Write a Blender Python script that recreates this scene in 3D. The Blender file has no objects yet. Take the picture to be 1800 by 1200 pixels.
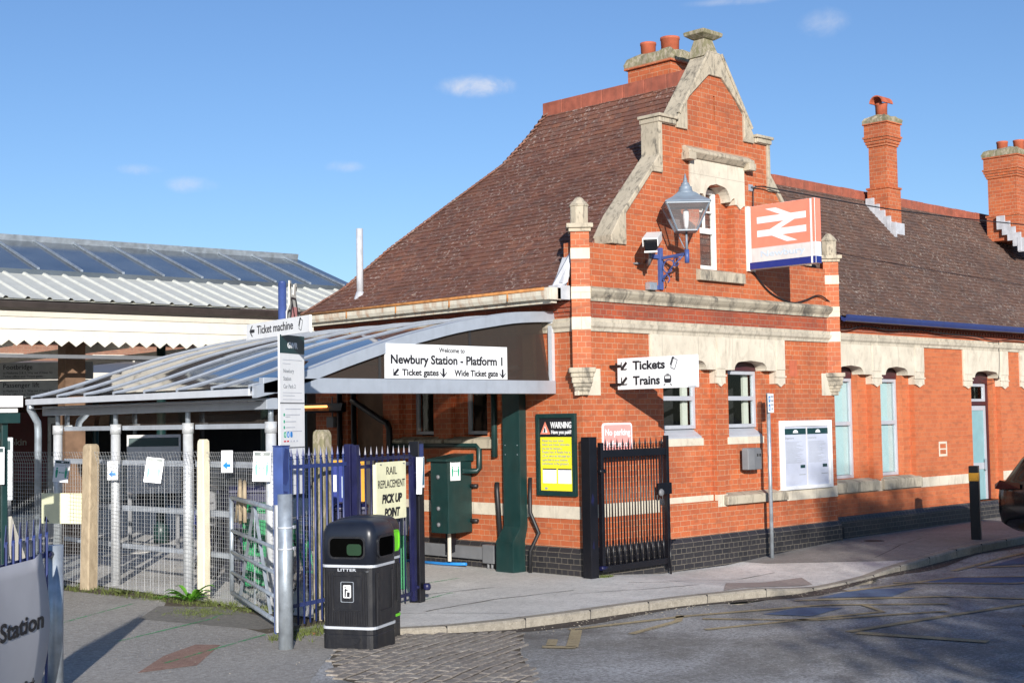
import bpy, bmesh, math, random
from mathutils import Vector, Matrix, geometry
random.seed(7)
SC = bpy.context.scene
COL = SC.collection
RAD = math.radians
# ---------------------------------------------------------------- camera, world, sun, exposure
cam_data = bpy.data.cameras.new('camera'); cam = bpy.data.objects.new('camera', cam_data); COL.objects.link(cam)
cam_data.sensor_width = 36; cam_data.lens = 48.96; cam_data.clip_end = 2000; cam_data.clip_start = .1
RX, UX, FX = (.71540541, -.6985219, -.0161945), (-.02761771, -.05142966, .99829467), (.69816357, .71373815, .05608464)
cam.matrix_world = Matrix(((RX[0], UX[0], -FX[0], -13.779), (RX[1], UX[1], -FX[1], -12.747), (RX[2], UX[2], -FX[2], 2.105), (0, 0, 0, 1)))
SC.camera = cam
SUN_EL = RAD(15.8)
SUN_AZ = math.atan2(.754, .602)                 # the way the light travels
W = bpy.data.worlds.new('World'); SC.world = W; W.use_nodes = True
wn = W.node_tree; wn.nodes.clear()
def nd(nt, t, ins=None, **at):
    n = nt.nodes.new('ShaderNode' + t)
    for k, v in at.items(): setattr(n, k, v)
    for k, v in (ins or {}).items():
        s = n.inputs[k]
        if hasattr(v, 'links'): nt.links.new(v, s)
        elif isinstance(v, (tuple, list)) and len(v) == 3 and s.type == 'RGBA': s.default_value = (*v, 1)
        else: s.default_value = v
    return n
sky = nd(wn, 'TexSky', sky_type='NISHITA', sun_disc=False, sun_elevation=SUN_EL, altitude=50, air_density=1.0, dust_density=.25, ozone_density=3.0)
sky.sun_rotation = math.atan2(-math.cos(SUN_AZ), -math.sin(SUN_AZ))
tint = nd(wn, 'VectorMath', {0: sky.outputs[0], 1: (.82, .92, 1.11)}, operation='MULTIPLY')
bg_sky = nd(wn, 'Background', {'Color': tint.outputs[0], 'Strength': .092})
tcw = nd(wn, 'TexCoord')
nzw = nd(wn, 'TexNoise', {'Vector': tcw.outputs['Generated'], 'Scale': 34.0, 'Detail': 10.0, 'Roughness': .68, 'Distortion': .4})
acc = None
# small fair-weather clouds: direction, half width, half height, density
for d, wdt, hgt, den in (((.6643, .7095, .2352), .034, .0105, .9), ((.4822, .8582, .1761), .020, .006, .38), ((.5133, .8419, .1666), .024, .008, .38),
                         ((.5995, .7798, .1805), .018, .006, .4), ((.8112, .52, .2675), .022, .013, .4), ((.7755, .5632, .2852), .05, .004, .3)):
    D = Vector(d).normalized(); H = D.cross(Vector((0, 0, 1))).normalized(); V = H.cross(D)
    a = nd(wn, 'VectorMath', {0: tcw.outputs['Generated'], 1: H / wdt}, operation='DOT_PRODUCT')
    b0 = nd(wn, 'VectorMath', {0: tcw.outputs['Generated'], 1: V / hgt}, operation='DOT_PRODUCT')
    b = nd(wn, 'Math', {0: b0.outputs['Value'], 1: -D.dot(V) / hgt}, operation='ADD')
    cm = nd(wn, 'CombineXYZ', {0: a.outputs['Value'], 1: b.outputs[0], 2: 0.0})
    ln = nd(wn, 'VectorMath', {0: cm.outputs[0]}, operation='LENGTH')
    mr = nd(wn, 'MapRange', {'Value': ln.outputs['Value'], 'From Min': 0.0, 'From Max': 1.5, 'To Min': 1.0, 'To Max': 0.0}, interpolation_type='SMOOTHSTEP')
    mu = nd(wn, 'Math', {0: mr.outputs[0], 1: nzw.outputs[0]}, operation='MULTIPLY')
    m2 = nd(wn, 'MapRange', {'Value': mu.outputs[0], 'From Min': .17, 'From Max': .68, 'To Min': 0.0, 'To Max': den}, interpolation_type='SMOOTHSTEP')
    acc = m2.outputs[0] if acc is None else nd(wn, 'Math', {0: acc, 1: m2.outputs[0]}, operation='MAXIMUM').outputs[0]
bg_cl = nd(wn, 'Background', {'Color': (.93, .94, 1.0), 'Strength': .66})
mxw = nd(wn, 'MixShader', {0: acc, 1: bg_sky.outputs[0], 2: bg_cl.outputs[0]})
wo = nd(wn, 'OutputWorld', {'Surface': mxw.outputs[0]})
sd = bpy.data.lights.new('sun', 'SUN'); sd.energy = 4.8; sd.angle = RAD(.55); sd.color = (1, .95, .88)
sun = bpy.data.objects.new('sun', sd); COL.objects.link(sun)
tv = Vector((math.cos(SUN_AZ) * math.cos(SUN_EL), math.sin(SUN_AZ) * math.cos(SUN_EL), -math.sin(SUN_EL)))
sun.rotation_euler = tv.to_track_quat('-Z', 'Y').to_euler()
SC.view_settings.view_transform = 'Standard'; SC.view_settings.look = 'None'; SC.view_settings.exposure = 0.45; SC.view_settings.gamma = 1

# ---------------------------------------------------------------- mesh helpers
def idn(p): return p
class MB:
    def __init__(s, f=idn): s.v = []; s.f = []; s.m = []; s.sm = []; s.map = f
    def add(s, vs, fs, mi=0, smooth=False):
        o = len(s.v); s.v += [tuple(s.map(tuple(p))) for p in vs]
        for q in fs: s.f.append([i + o for i in q]); s.m.append(mi); s.sm.append(smooth)
        return s
    def box(s, x0, x1, y0, y1, z0, z1, mi=0, skip=()):
        vs = [(x, y, z) for z in (z0, z1) for y in (y0, y1) for x in (x0, x1)]
        F = {'b': (0, 2, 3, 1), 't': (4, 5, 7, 6), 'f': (0, 1, 5, 4), 'k': (2, 6, 7, 3), 'l': (0, 4, 6, 2), 'r': (1, 3, 7, 5)}
        return s.add(vs, [F[k] for k in F if k not in skip], mi)
    def obox(s, c, size, rot=None, mi=0):
        M = rot or Matrix.Identity(3); h = Vector(size) / 2; c = Vector(c)
        vs = [c + M @ Vector((x * h.x, y * h.y, z * h.z)) for z in (-1, 1) for y in (-1, 1) for x in (-1, 1)]
        return s.add(vs, [(0, 2, 3, 1), (4, 5, 7, 6), (0, 1, 5, 4), (2, 6, 7, 3), (0, 4, 6, 2), (1, 3, 7, 5)], mi)
    def bar(s, a, b, w, h=None, mi=0):
        a = Vector(a); b = Vector(b); d = b - a; L = d.length; d.normalize()
        u = d.cross(Vector((0, 0, 1)))
        if u.length < 1e-4: u = Vector((1, 0, 0))
        u.normalize(); v = u.cross(d)
        return s.obox((a + b) / 2, (w, L, h or w), Matrix((u, d, v)).transposed(), mi)
    def tube(s, path, r, n=8, mi=0, cap=True):
        P = [Vector(p) for p in path]; R = r if isinstance(r, (list, tuple)) else [r] * len(P)
        vs = []; prev = None
        for i, p in enumerate(P):
            t = (P[min(i + 1, len(P) - 1)] - P[max(i - 1, 0)]).normalized()
            if prev is None:
                u = t.cross(Vector((0, 0, 1)))
                if u.length < 1e-3: u = Vector((1, 0, 0))
            else: u = prev - t * prev.dot(t)
            u.normalize(); prev = u; w = t.cross(u)
            for k in range(n):
                a = 2 * math.pi * k / n; vs.append(p + (u * math.cos(a) + w * math.sin(a)) * R[i])
        fs = [(i * n + k, i * n + (k + 1) % n, (i + 1) * n + (k + 1) % n, (i + 1) * n + k) for i in range(len(P) - 1) for k in range(n)]
        s.add(vs, fs, mi, n > 4)
        if cap: s.add([vs[k] for k in range(n)], [tuple(range(n))[::-1]], mi); s.add(vs[-n:], [tuple(range(n))], mi)
        return s
    def lathe(s, prof, c=(0, 0, 0), n=16, mi=0, smooth=True, rot=0):
        vs = [(c[0] + r * math.cos(2 * math.pi * k / n + rot), c[1] + r * math.sin(2 * math.pi * k / n + rot), c[2] + z) for r, z in prof for k in range(n)]
        fs = [(i * n + k, i * n + (k + 1) % n, (i + 1) * n + (k + 1) % n, (i + 1) * n + k) for i in range(len(prof) - 1) for k in range(n)]
        s.add(vs, fs, mi, smooth)
        if prof[0][0] > 1e-4: s.add(vs[:n], [tuple(range(n))[::-1]], mi)
        if prof[-1][0] > 1e-4: s.add(vs[-n:], [tuple(range(n))], mi)
        return s
    def loft(s, rings, mi=0, smooth=False, cap=True):
        n = len(rings[0]); vs = [p for r in rings for p in r]
        fs = [(i * n + k, i * n + (k + 1) % n, (i + 1) * n + (k + 1) % n, (i + 1) * n + k) for i in range(len(rings) - 1) for k in range(n)]
        s.add(vs, fs, mi, smooth)
        if cap: s.add(rings[0], [tuple(range(n))[::-1]], mi); s.add(rings[-1], [tuple(range(n))], mi)
        return s
    def plate(s, outer, d0, d1, holes=(), mi=0, back=True, plane='xz'):
        """flat outline (u, w) with holes, extruded in depth d0 (front) to d1"""
        P3 = (lambda u, w, d: (u, d, w)) if plane == 'xz' else (lambda u, w, d: (u, w, d))
        loops = [list(outer)] + [list(h) for h in holes]
        flat = [p for l in loops for p in l]
        tris = geometry.tessellate_polygon([[Vector((p[0], p[1], 0)) for p in l] for l in loops])
        def fix(t, sign):
            a, b, c = [flat[i] for i in t]; cr = (b[0] - a[0]) * (c[1] - a[1]) - (b[1] - a[1]) * (c[0] - a[0])
            return tuple(t) if cr * sign > 0 else tuple(t)[::-1]
        up = 1 if plane == 'xz' else -1
        s.add([P3(p[0], p[1], d0) for p in flat], [fix(t, up) for t in tris], mi)
        if back: s.add([P3(p[0], p[1], d1) for p in flat], [fix(t, -up) for t in tris], mi)
        for l in loops:
            n = len(l)
            for i in range(n):
                a, b = l[i], l[(i + 1) % n]
                s.add([P3(a[0], a[1], d0), P3(a[0], a[1], d1), P3(b[0], b[1], d1), P3(b[0], b[1], d0)], [(0, 1, 2, 3)], mi)
        return s
    def build(s, name, mats, parent=None, bevel=0, recalc=True, subd=0):
        me = bpy.data.meshes.new(name); me.from_pydata(s.v, [], s.f)
        for i, p in enumerate(me.polygons): p.material_index = s.m[i]; p.use_smooth = s.sm[i]
        for m in (mats if isinstance(mats, (list, tuple)) else [mats]): me.materials.append(m)
        if recalc:
            bm = bmesh.new(); bm.from_mesh(me)
            if bevel or subd or any(s.sm): bmesh.ops.remove_doubles(bm, verts=bm.verts, dist=1e-5)
            bmesh.ops.recalc_face_normals(bm, faces=bm.faces); bm.to_mesh(me); bm.free()
        uv = me.uv_layers.new(name='UVMap').data
        V = me.vertices
        for p in me.polygons:
            n = p.normal
            if abs(n.z) > .985: t = Vector((1, 0, 0)); b = Vector((0, 1, 0))
            else: t = Vector((-n.y, n.x, 0)).normalized(); b = n.cross(t)
            if abs(t.x) > abs(t.y):
                if t.x < 0: t = -t
            elif t.y < 0: t = -t
            if b.z < 0: b = -b
            for li in p.loop_indices:
                c = V[me.loops[li].vertex_index].co; uv[li].uv = (c.dot(t), c.dot(b))
        o = bpy.data.objects.new(name, me); COL.objects.link(o)
        if parent: o.parent = parent
        if bevel:
            md = o.modifiers.new('bevel', 'BEVEL'); md.width = bevel; md.segments = 2; md.limit_method = 'ANGLE'; md.angle_limit = RAD(40)
        if subd:
            md = o.modifiers.new('sub', 'SUBSURF'); md.levels = subd; md.render_levels = subd
        return o
def tag(o, label, cat, group=None, kind=None):
    if label: o['label'] = label
    if cat: o['category'] = cat
    if group: o['group'] = group
    if kind: o['kind'] = kind
    return o
def thing(name, label, cat, loc=(0, 0, 0), rz=0, group=None):
    o = bpy.data.objects.new(name, None); COL.objects.link(o); o.location = loc; o.rotation_euler = (0, 0, RAD(rz)); o.empty_display_size = .2
    return tag(o, label, cat, group)
def struct(o): o['kind'] = 'structure'; return o
def copy_tree(o, parent=None):
    c = o.copy(); COL.objects.link(c)
    if parent: c.parent = parent
    for ch in [x for x in KIDS.get(o.name, [])]: copy_tree(ch, c)
    return c
KIDS = {}
def index_kids():
    KIDS.clear()
    for o in bpy.data.objects:
        if o.parent: KIDS.setdefault(o.parent.name, []).append(o)
def rot2(x, y, a): c, s = math.cos(a), math.sin(a); return (c * x - s * y, s * x + c * y)
def rrect(x0, x1, z0, z1, r, n=4):
    out = []
    for cx, cz, a0 in ((x1 - r, z1 - r, 0), (x0 + r, z1 - r, 90), (x0 + r, z0 + r, 180), (x1 - r, z0 + r, 270)):
        for k in range(n + 1):
            a = RAD(a0 + 90 * k / n); out.append((cx + r * math.cos(a), cz + r * math.sin(a)))
    return out
TXT = []; WARP = {}
def text(body, size, m, parent, x, z, y=-.003, align='LEFT', bold=0.0, width=None, shear=0.0, name='lettering', sx=1.0, thick=.0015):
    """lettering lying in the local XZ plane, facing local -Y; z is the baseline"""
    cu = bpy.data.curves.new(name, 'FONT'); cu.body = body; cu.size = size; cu.align_x = align; cu.extrude = thick; cu.offset = bold; cu.shear = shear; cu.resolution_u = 3
    o = bpy.data.objects.new(name, cu); COL.objects.link(o); TXT.append((o, m, parent, x, z, y, align, width, name, sx))
def flush_text():
    dg = bpy.context.evaluated_depsgraph_get(); dg.update()
    for o, m, parent, x, z, y, align, width, name, sx in TXT:
        me = bpy.data.meshes.new_from_object(o.evaluated_get(dg)); cu = o.data
        bpy.data.objects.remove(o); bpy.data.curves.remove(cu)
        xs = [v.co.x for v in me.vertices]; w = max(xs) - min(xs)
        k = width / w if width else sx
        for v in me.vertices: c = v.co.copy(); v.co = (x + c.x * k, y - c.z, z + c.y)
        if parent.name in WARP:
            for v in me.vertices: v.co.y += WARP[parent.name](v.co.x, v.co.z)
        me.materials.clear(); me.materials.append(m)
        n = bpy.data.objects.new(name, me); COL.objects.link(n); n.parent = parent
    TXT.clear()
# ---------------------------------------------------------------- materials
def newmat(name):
    m = bpy.data.materials.new(name); m.use_nodes = True; nt = m.node_tree; nt.nodes.clear()
    out = nd(nt, 'OutputMaterial'); bs = nd(nt, 'BsdfPrincipled'); nt.links.new(bs.outputs[0], out.inputs[0])
    return m, nt, bs, out
def L(nt, a, b): nt.links.new(a, b)
def noise(nt, vec, scale, detail=4, rough=.55, dist=0.0):
    return nd(nt, 'TexNoise', {'Vector': vec, 'Scale': float(scale), 'Detail': float(detail), 'Roughness': rough, 'Distortion': dist}).outputs[0]
def ramp(nt, fac, stops):
    r = nd(nt, 'ValToRGB', {0: fac}); e = r.color_ramp.elements
    while len(e) < len(stops): e.new(.5)
    for i, (p, c) in enumerate(stops): e[i].position = p; e[i].color = (*c, 1) if len(c) == 3 else (c[0], c[0], c[0], 1)
    return r.outputs[0]
def mixc(nt, fac, a, b, mode='MIX'):
    n = nd(nt, 'Mix', {0: fac}, data_type='RGBA', blend_type=mode)
    for s, v in ((n.inputs[6], a), (n.inputs[7], b)):
        if hasattr(v, 'links'): nt.links.new(v, s)
        else: s.default_value = (*v, 1)
    return n.outputs[2]
def mth(nt, op, a, b=0.0, clamp=False): return nd(nt, 'Math', {0: a, 1: b}, operation=op, use_clamp=clamp).outputs[0]
def bump(nt, bs, h, strength=.3, dist=.01): L(nt, nd(nt, 'Bump', {'Height': h, 'Strength': strength, 'Distance': dist}).outputs[0], bs.inputs['Normal'])
def objvec(nt):
    t = nd(nt, 'TexCoord').outputs['Object']; oi = nd(nt, 'ObjectInfo')
    return nd(nt, 'VectorMath', {0: t, 1: mth(nt, 'MULTIPLY', oi.outputs['Random'], 13.0)}, operation='ADD').outputs[0]
def paint(name, c, rough=.45, metal=0.0, var=.12, scale=6, b=.06, bscale=60, dirt=0.0, dirtc=(.09, .075, .055), spec=.5):
    m, nt, bs, out = newmat(name); v = objvec(nt)
    n1 = noise(nt, v, scale, 5)
    col = mixc(nt, ramp(nt, n1, ((.3, (0,)), (.7, (1,)))), tuple(x * (1 - var) for x in c), tuple(min(1, x * (1 + var)) for x in c))
    if dirt:
        st = nd(nt, 'Mapping', {'Vector': v, 'Scale': (1, 1, .18)}).outputs[0]
        d = ramp(nt, noise(nt, st, scale * 1.7, 6, .65), ((.48, (0,)), (.75, (dirt,))))
        col = mixc(nt, d, col, dirtc)
    L(nt, col, bs.inputs['Base Color']); bs.inputs['Metallic'].default_value = metal
    L(nt, nd(nt, 'MapRange', {'Value': n1, 'To Min': max(.02, rough - .1), 'To Max': rough + .1}).outputs[0], bs.inputs['Roughness'])
    bs.inputs['Specular IOR Level'].default_value = spec
    if b: bump(nt, bs, noise(nt, v, bscale, 3), b, .004)
    return m
def brickmat(name, c1, c2, mortar, bw=.225, rh=.0765, ms=.0055, squash=.5, bumps=.5, stain=.42, dark=(.1, .045, .03), rough=.75):
    m, nt, bs, out = newmat(name); tc = nd(nt, 'TexCoord'); uv = tc.outputs['UV']
    nz = nd(nt, 'TexNoise', {'Vector': uv, 'Scale': 3.0, 'Detail': 3.0}); wob = nd(nt, 'VectorMath', {0: nz.outputs[1], 1: (.5, .5, .5)}, operation='SUBTRACT')
    wo2 = nd(nt, 'VectorMath', {0: wob.outputs[0], 'Scale': .012}, operation='SCALE'); vv = nd(nt, 'VectorMath', {0: uv, 1: wo2.outputs[0]}, operation='ADD').outputs[0]
    br = nd(nt, 'TexBrick', {'Vector': vv, 'Color1': c1, 'Color2': c2, 'Mortar': mortar, 'Scale': 1.0, 'Mortar Size': ms, 'Mortar Smooth': .15, 'Bias': -.1, 'Brick Width': bw, 'Row Height': rh}, offset=.5, offset_frequency=2, squash=squash, squash_frequency=2)
    big = noise(nt, uv, 1.1, 5, .6); fine = noise(nt, uv, 38, 4, .6)
    odd = noise(nt, nd(nt, 'VectorMath', {0: vv, 1: (4.45, 13.07, 1)}, operation='MULTIPLY').outputs[0], .9, 1)
    col = mixc(nt, ramp(nt, odd, ((.56, (0,)), (.68, (.55,)))), br.outputs[0], mixc(nt, .5, c1, dark))
    col = mixc(nt, ramp(nt, big, ((.35, (0,)), (.75, (stain,)))), col, dark, 'MIX')
    col = mixc(nt, ramp(nt, fine, ((.3, (.0,)), (.75, (.28,)))), col, tuple(x * .45 for x in c1))
    sv = nd(nt, 'Mapping', {'Vector': uv, 'Scale': (1.0, .22, 1)}).outputs[0]
    col = mixc(nt, ramp(nt, noise(nt, sv, 2.6, 7, .7), ((.56, (0,)), (.74, (stain * .9,)))), col, dark)
    eff = noise(nt, nd(nt, 'VectorMath', {0: uv, 1: (7.3, 2.1, 0)}, operation='ADD').outputs[0], 1.7, 6, .68)
    col = mixc(nt, ramp(nt, eff, ((.62, (0,)), (.78, (.3,)))), col, mortar)
    L(nt, col, bs.inputs['Base Color']); bs.inputs['Roughness'].default_value = rough
    h = mth(nt, 'SUBTRACT', mth(nt, 'MULTIPLY', fine, .35), br.outputs['Fac']); bump(nt, bs, h, bumps, .006)
    return m
def tilemat(name, c1, c2, lich, amount):
    m, nt, bs, out = newmat(name); uv = nd(nt, 'TexCoord').outputs['UV']
    nz = nd(nt, 'TexNoise', {'Vector': uv, 'Scale': 2.2, 'Detail': 4.0}); wob = nd(nt, 'VectorMath', {0: nz.outputs[1], 1: (.5, .5, .5)}, operation='SUBTRACT')
    wo2 = nd(nt, 'VectorMath', {0: wob.outputs[0], 'Scale': .035}, operation='SCALE'); vv = nd(nt, 'VectorMath', {0: uv, 1: wo2.outputs[0]}, operation='ADD').outputs[0]
    br = nd(nt, 'TexBrick', {'Vector': vv, 'Color1': c1, 'Color2': c2, 'Mortar': (.02, .014, .012), 'Scale': 1.0, 'Mortar Size': .0035, 'Mortar Smooth': .2, 'Brick Width': .165, 'Row Height': .1}, offset=.5, offset_frequency=2)
    sep = nd(nt, 'SeparateXYZ', {0: vv}); saw = mth(nt, 'FRACT', mth(nt, 'MULTIPLY', sep.outputs[1], 10.0))
    gap = ramp(nt, saw, ((0.0, (1,)), (.16, (0,))))
    spk = nd(nt, 'TexNoise', {'Vector': uv, 'Scale': 22.0, 'Detail': 5.0, 'Roughness': .7}).outputs[0]
    spk2 = noise(nt, uv, 1.6, 4, .6); big = noise(nt, uv, .55, 5, .65)
    col = mixc(nt, ramp(nt, big, ((.35, (0,)), (.7, (.65,)))), br.outputs[0], tuple(x * .55 for x in c1))
    col = mixc(nt, ramp(nt, noise(nt, uv, 7, 4, .7), ((.5, (0,)), (.75, (.5,)))), col, (.12, .105, .1))
    sp = mth(nt, 'MULTIPLY', ramp(nt, spk, ((.585, (0,)), (.64, (1,)))), ramp(nt, spk2, ((.38, (.12,)), (.66, (1,)))))
    col = mixc(nt, mth(nt, 'MULTIPLY', sp, amount), col, lich)
    col = mixc(nt, mth(nt, 'MULTIPLY', gap, .8), col, (.012, .008, .008))
    L(nt, col, bs.inputs['Base Color']); bs.inputs['Roughness'].default_value = .8
    h = mth(nt, 'ADD', mth(nt, 'SUBTRACT', 1.0, saw), mth(nt, 'MULTIPLY', br.outputs['Fac'], -.4)); h = mth(nt, 'ADD', h, mth(nt, 'MULTIPLY', noise(nt, uv, 5, 2), .9)); bump(nt, bs, h, .8, .018)
    return m
def tilegeo(name, cols, lich, amount):
    m, nt, bs, out = newmat(name); v = nd(nt, 'TexCoord').outputs['Object']; g = nd(nt, 'NewGeometry')
    col = ramp(nt, g.outputs['Random Per Island'], [(i / (len(cols) - 1), c) for i, c in enumerate(cols)])
    col = mixc(nt, ramp(nt, noise(nt, v, .6, 5, .65), ((.35, (0,)), (.7, (.6,)))), col, tuple(x * .55 for x in cols[0]))
    col = mixc(nt, ramp(nt, noise(nt, v, 6, 5, .7), ((.48, (0,)), (.75, (.5,)))), col, (.11, .095, .088))
    sp = mth(nt, 'MULTIPLY', ramp(nt, noise(nt, v, 17, 5, .7), ((.56, (0,)), (.63, (1,)))), ramp(nt, noise(nt, v, 1.3, 4, .6), ((.36, (.1,)), (.62, (1,)))))
    col = mixc(nt, mth(nt, 'MULTIPLY', sp, amount), col, lich)
    L(nt, col, bs.inputs['Base Color']); bs.inputs['Roughness'].default_value = .82; bump(nt, bs, noise(nt, v, 40, 4), .3, .006); return m
def stonemat(name, c, dark, amt, lo=.45, hi=.62, sc=7, joint=0):
    m, nt, bs, out = newmat(name); v = nd(nt, 'TexCoord').outputs['Object']
    n1 = noise(nt, v, 3, 5); n2 = noise(nt, nd(nt, 'Mapping', {'Vector': v, 'Scale': (1.0, 1.0, .45)}).outputs[0], sc, 8, .72, .6)
    col = mixc(nt, ramp(nt, n1, ((.3, (0,)), (.7, (1,)))), tuple(x * .86 for x in c), tuple(min(1, x * 1.1) for x in c))
    col = mixc(nt, ramp(nt, n2, ((lo, (0,)), (hi, (amt,)))), col, dark)
    if joint:
        jb = nd(nt, 'TexBrick', {'Vector': nd(nt, 'TexCoord').outputs['UV'], 'Scale': 1.0, 'Mortar Size': .004, 'Mortar Smooth': .3, 'Brick Width': joint, 'Row Height': 1.9}, offset=.37)
        col = mixc(nt, mth(nt, 'MULTIPLY', jb.outputs['Fac'], .65), col, tuple(x * .35 for x in c))
    L(nt, col, bs.inputs['Base Color']); bs.inputs['Roughness'].default_value = .85
    bump(nt, bs, mth(nt, 'ADD', noise(nt, v, 45, 4), n2), .3, .008); return m
def glassmat(name, tint=(1, 1, 1), refl=.25, rough=.02, trans=None):
    m, nt, bs, out = newmat(name); nt.nodes.remove(bs)
    tr = nd(nt, 'BsdfTransparent', {'Color': tint}); gl = nd(nt, 'BsdfGlossy', {'Color': (1, 1, 1), 'Roughness': rough})
    lw = nd(nt, 'LayerWeight', {'Blend': refl}); v = nd(nt, 'TexCoord').outputs['Object']
    L(nt, nd(nt, 'Bump', {'Height': noise(nt, v, 1.5, 2), 'Strength': .05, 'Distance': .05}).outputs[0], gl.inputs['Normal'])
    if trans:
        df = nd(nt, 'BsdfDiffuse', {'Color': trans[0]}); mm = nd(nt, 'MixShader', {0: trans[1], 1: tr.outputs[0], 2: df.outputs[0]}); base = mm.outputs[0]
    else: base = tr.outputs[0]
    L(nt, nd(nt, 'MixShader', {0: lw.outputs['Fresnel'], 1: base, 2: gl.outputs[0]}).outputs[0], out.inputs[0]); return m
def groundmat(name, c, speck, sp_amt, patches=(), rough=.85, sscale=160, big=.3, extra=None, bmp=.4):
    m, nt, bs, out = newmat(name); v = nd(nt, 'TexCoord').outputs['Object']
    n0 = noise(nt, v, big, 6, .6); n1 = noise(nt, v, 2.4, 6, .65); n2 = noise(nt, v, sscale, 3, .7)
    col = mixc(nt, ramp(nt, n0, ((.3, (0,)), (.7, (1,)))), tuple(x * .75 for x in c), tuple(x * 1.2 for x in c))
    col = mixc(nt, ramp(nt, n1, ((.35, (0,)), (.8, (.5,)))), col, tuple(x * .55 for x in c))
    vo = nd(nt, 'TexVoronoi', {'Vector': v, 'Scale': float(sscale * .6)})
    col = mixc(nt, ramp(nt, mth(nt, 'ADD', n2, mth(nt, 'MULTIPLY', vo.outputs['Distance'], -.12)), ((.5, (0,)), (.62, (sp_amt,)))), col, speck)
    col = mixc(nt, ramp(nt, n2, ((.3, (.6,)), (.42, (0,)))), col, tuple(x * .3 for x in c))
    n3 = noise(nt, v, 15, 5, .8); n4 = noise(nt, v, .8, 7, .7)
    col = mixc(nt, ramp(nt, n3, ((.38, (.55,)), (.5, (0,)))), col, tuple(x * .5 for x in c)); col = mixc(nt, ramp(nt, n3, ((.54, (0,)), (.66, (.5 * sp_amt,)))), col, speck)
    col = mixc(nt, ramp(nt, n4, ((.5, (0,)), (.68, (.45,)))), col, tuple(x * .6 for x in c))
    if extra: col = extra(nt, v, col)
    L(nt, col, bs.inputs['Base Color']); bs.inputs['Roughness'].default_value = rough
    bump(nt, bs, mth(nt, 'ADD', n2, mth(nt, 'MULTIPLY', n1, .5)), bmp, .008); return m
BRICK = brickmat('red_brick', (.55, .138, .044), (.43, .098, .035), (.54, .33, .20), ms=.0040)
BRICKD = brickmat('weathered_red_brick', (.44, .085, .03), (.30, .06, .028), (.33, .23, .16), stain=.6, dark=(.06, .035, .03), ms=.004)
BRICKF = brickmat('red_brick_fine_joints', (.56, .155, .055), (.47, .12, .045), (.5, .22, .11), ms=.0035, stain=.1)
BLUEB = brickmat('blue_brick', (.030, .028, .032), (.014, .014, .018), (.17, .15, .12), stain=.5, dark=(.03, .028, .028), rough=.5, ms=.0045)
TILE = tilemat('clay_roof_tile', (.175, .066, .046), (.115, .046, .036), (.50, .40, .35), .85)
TILEB = tilemat('brown_roof_tile', (.13, .070, .052), (.09, .052, .042), (.44, .38, .33), .85)
TILEG = tilegeo('clay_tiles', ((.15, .06, .04), (.18, .074, .047), (.125, .053, .038), (.205, .084, .05), (.14, .067, .048)), (.46, .38, .33), .8)
TILEGB = tilegeo('brown_tiles', ((.12, .064, .047), (.15, .08, .055), (.095, .055, .043), (.165, .085, .055), (.11, .07, .056)), (.42, .37, .32), .8)
STONE = stonemat('bath_stone', (.52, .465, .37), (.15, .13, .10), .65, .48, .68, joint=.78)
STONEP = stonemat('cream_stone', (.60, .54, .435), (.27, .225, .17), .6, .5, .74, joint=.83)
COPING = stonemat('weathered_stone', (.44, .38, .285), (.07, .063, .053), .8, .5, .66, 11, joint=.55)
STRING = stonemat('streaked_stone', (.43, .38, .29), (.06, .055, .05), .85, .47, .64, 4, joint=.9)
LICHEN = stonemat('lichen_stone', (.36, .31, .23), (.16, .15, .07), .8, .42, .55, 16)
RIDGE = paint('ridge_terracotta', (.30, .085, .05), .75, var=.25, dirt=.5, dirtc=(.12, .06, .045))
TERRA = paint('terracotta', (.46, .115, .055), .7, var=.2, dirt=.4, dirtc=(.15, .06, .04))
LEAD = paint('white_lead', (.48, .49, .52), .5, var=.15, dirt=.5, dirtc=(.2, .2, .2))
RUSTG = paint('rusty_cream_gutter', (.60, .56, .46), .6, var=.1, scale=5, dirt=.85, dirtc=(.34, .13, .035))
RUST = paint('rust', (.40, .17, .05), .8, var=.35, scale=12)
BLUEP = paint('blue_paint', (.024, .040, .15), .38, dirt=.15)
BLUEL = paint('worn_blue_paint', (.05, .085, .25), .45, var=.2, dirt=.2)
DKBLUE = paint('dark_blue_paint', (.009, .010, .05), .4, var=.3)
BLACKP = paint('black_paint', (.004, .004, .007), .4, var=.2)
GREENP = paint('green_paint', (.007, .032, .031), .4, var=.15, dirt=.12)
WHITEP = paint('white_paint', (.76, .76, .73), .45, var=.04, dirt=.12)
CREAMP = paint('cream_paint', (.68, .64, .55), .5, var=.04, dirt=.18, dirtc=(.4, .33, .25))
SIGNW = paint('sign_white', (.78, .79, .80), .35, var=.03, b=0, dirt=.12, scale=3)
SIGNB = paint('sign_black', (.012, .012, .016), .5, var=.05, b=0)
HEADG = paint('header_green', (.008, .04, .042), .4, var=.1, b=0)
ALU = paint('aluminium', (.42, .46, .52), .4, .35, var=.06, dirt=.12)
ALUL = paint('light_aluminium', (.62, .65, .70), .35, .3, var=.05)
GALV = paint('galvanised_steel', (.40, .45, .50), .42, .55, var=.22, scale=9, dirt=.25, dirtc=(.25, .24, .2))
GALVL = paint('bright_galvanised_steel', (.66, .68, .70), .36, .35, var=.12, scale=9, dirt=.2, dirtc=(.3, .3, .28))
PVC = paint('grey_window_frame', (.40, .42, .46), .35, var=.04, dirt=.1)
WIRE = paint('wire', (.46, .47, .48), .4, .4, b=0)
CONC = stonemat('concrete_post', (.40, .32, .215), (.17, .12, .075), .6, .45, .7, 14)
CONCL = paint('cream_painted_concrete', (.72, .66, .50), .6, var=.07, dirt=.2)
GREYBOX = paint('grey_plastic', (.15, .155, .165), .5, var=.1)
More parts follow.
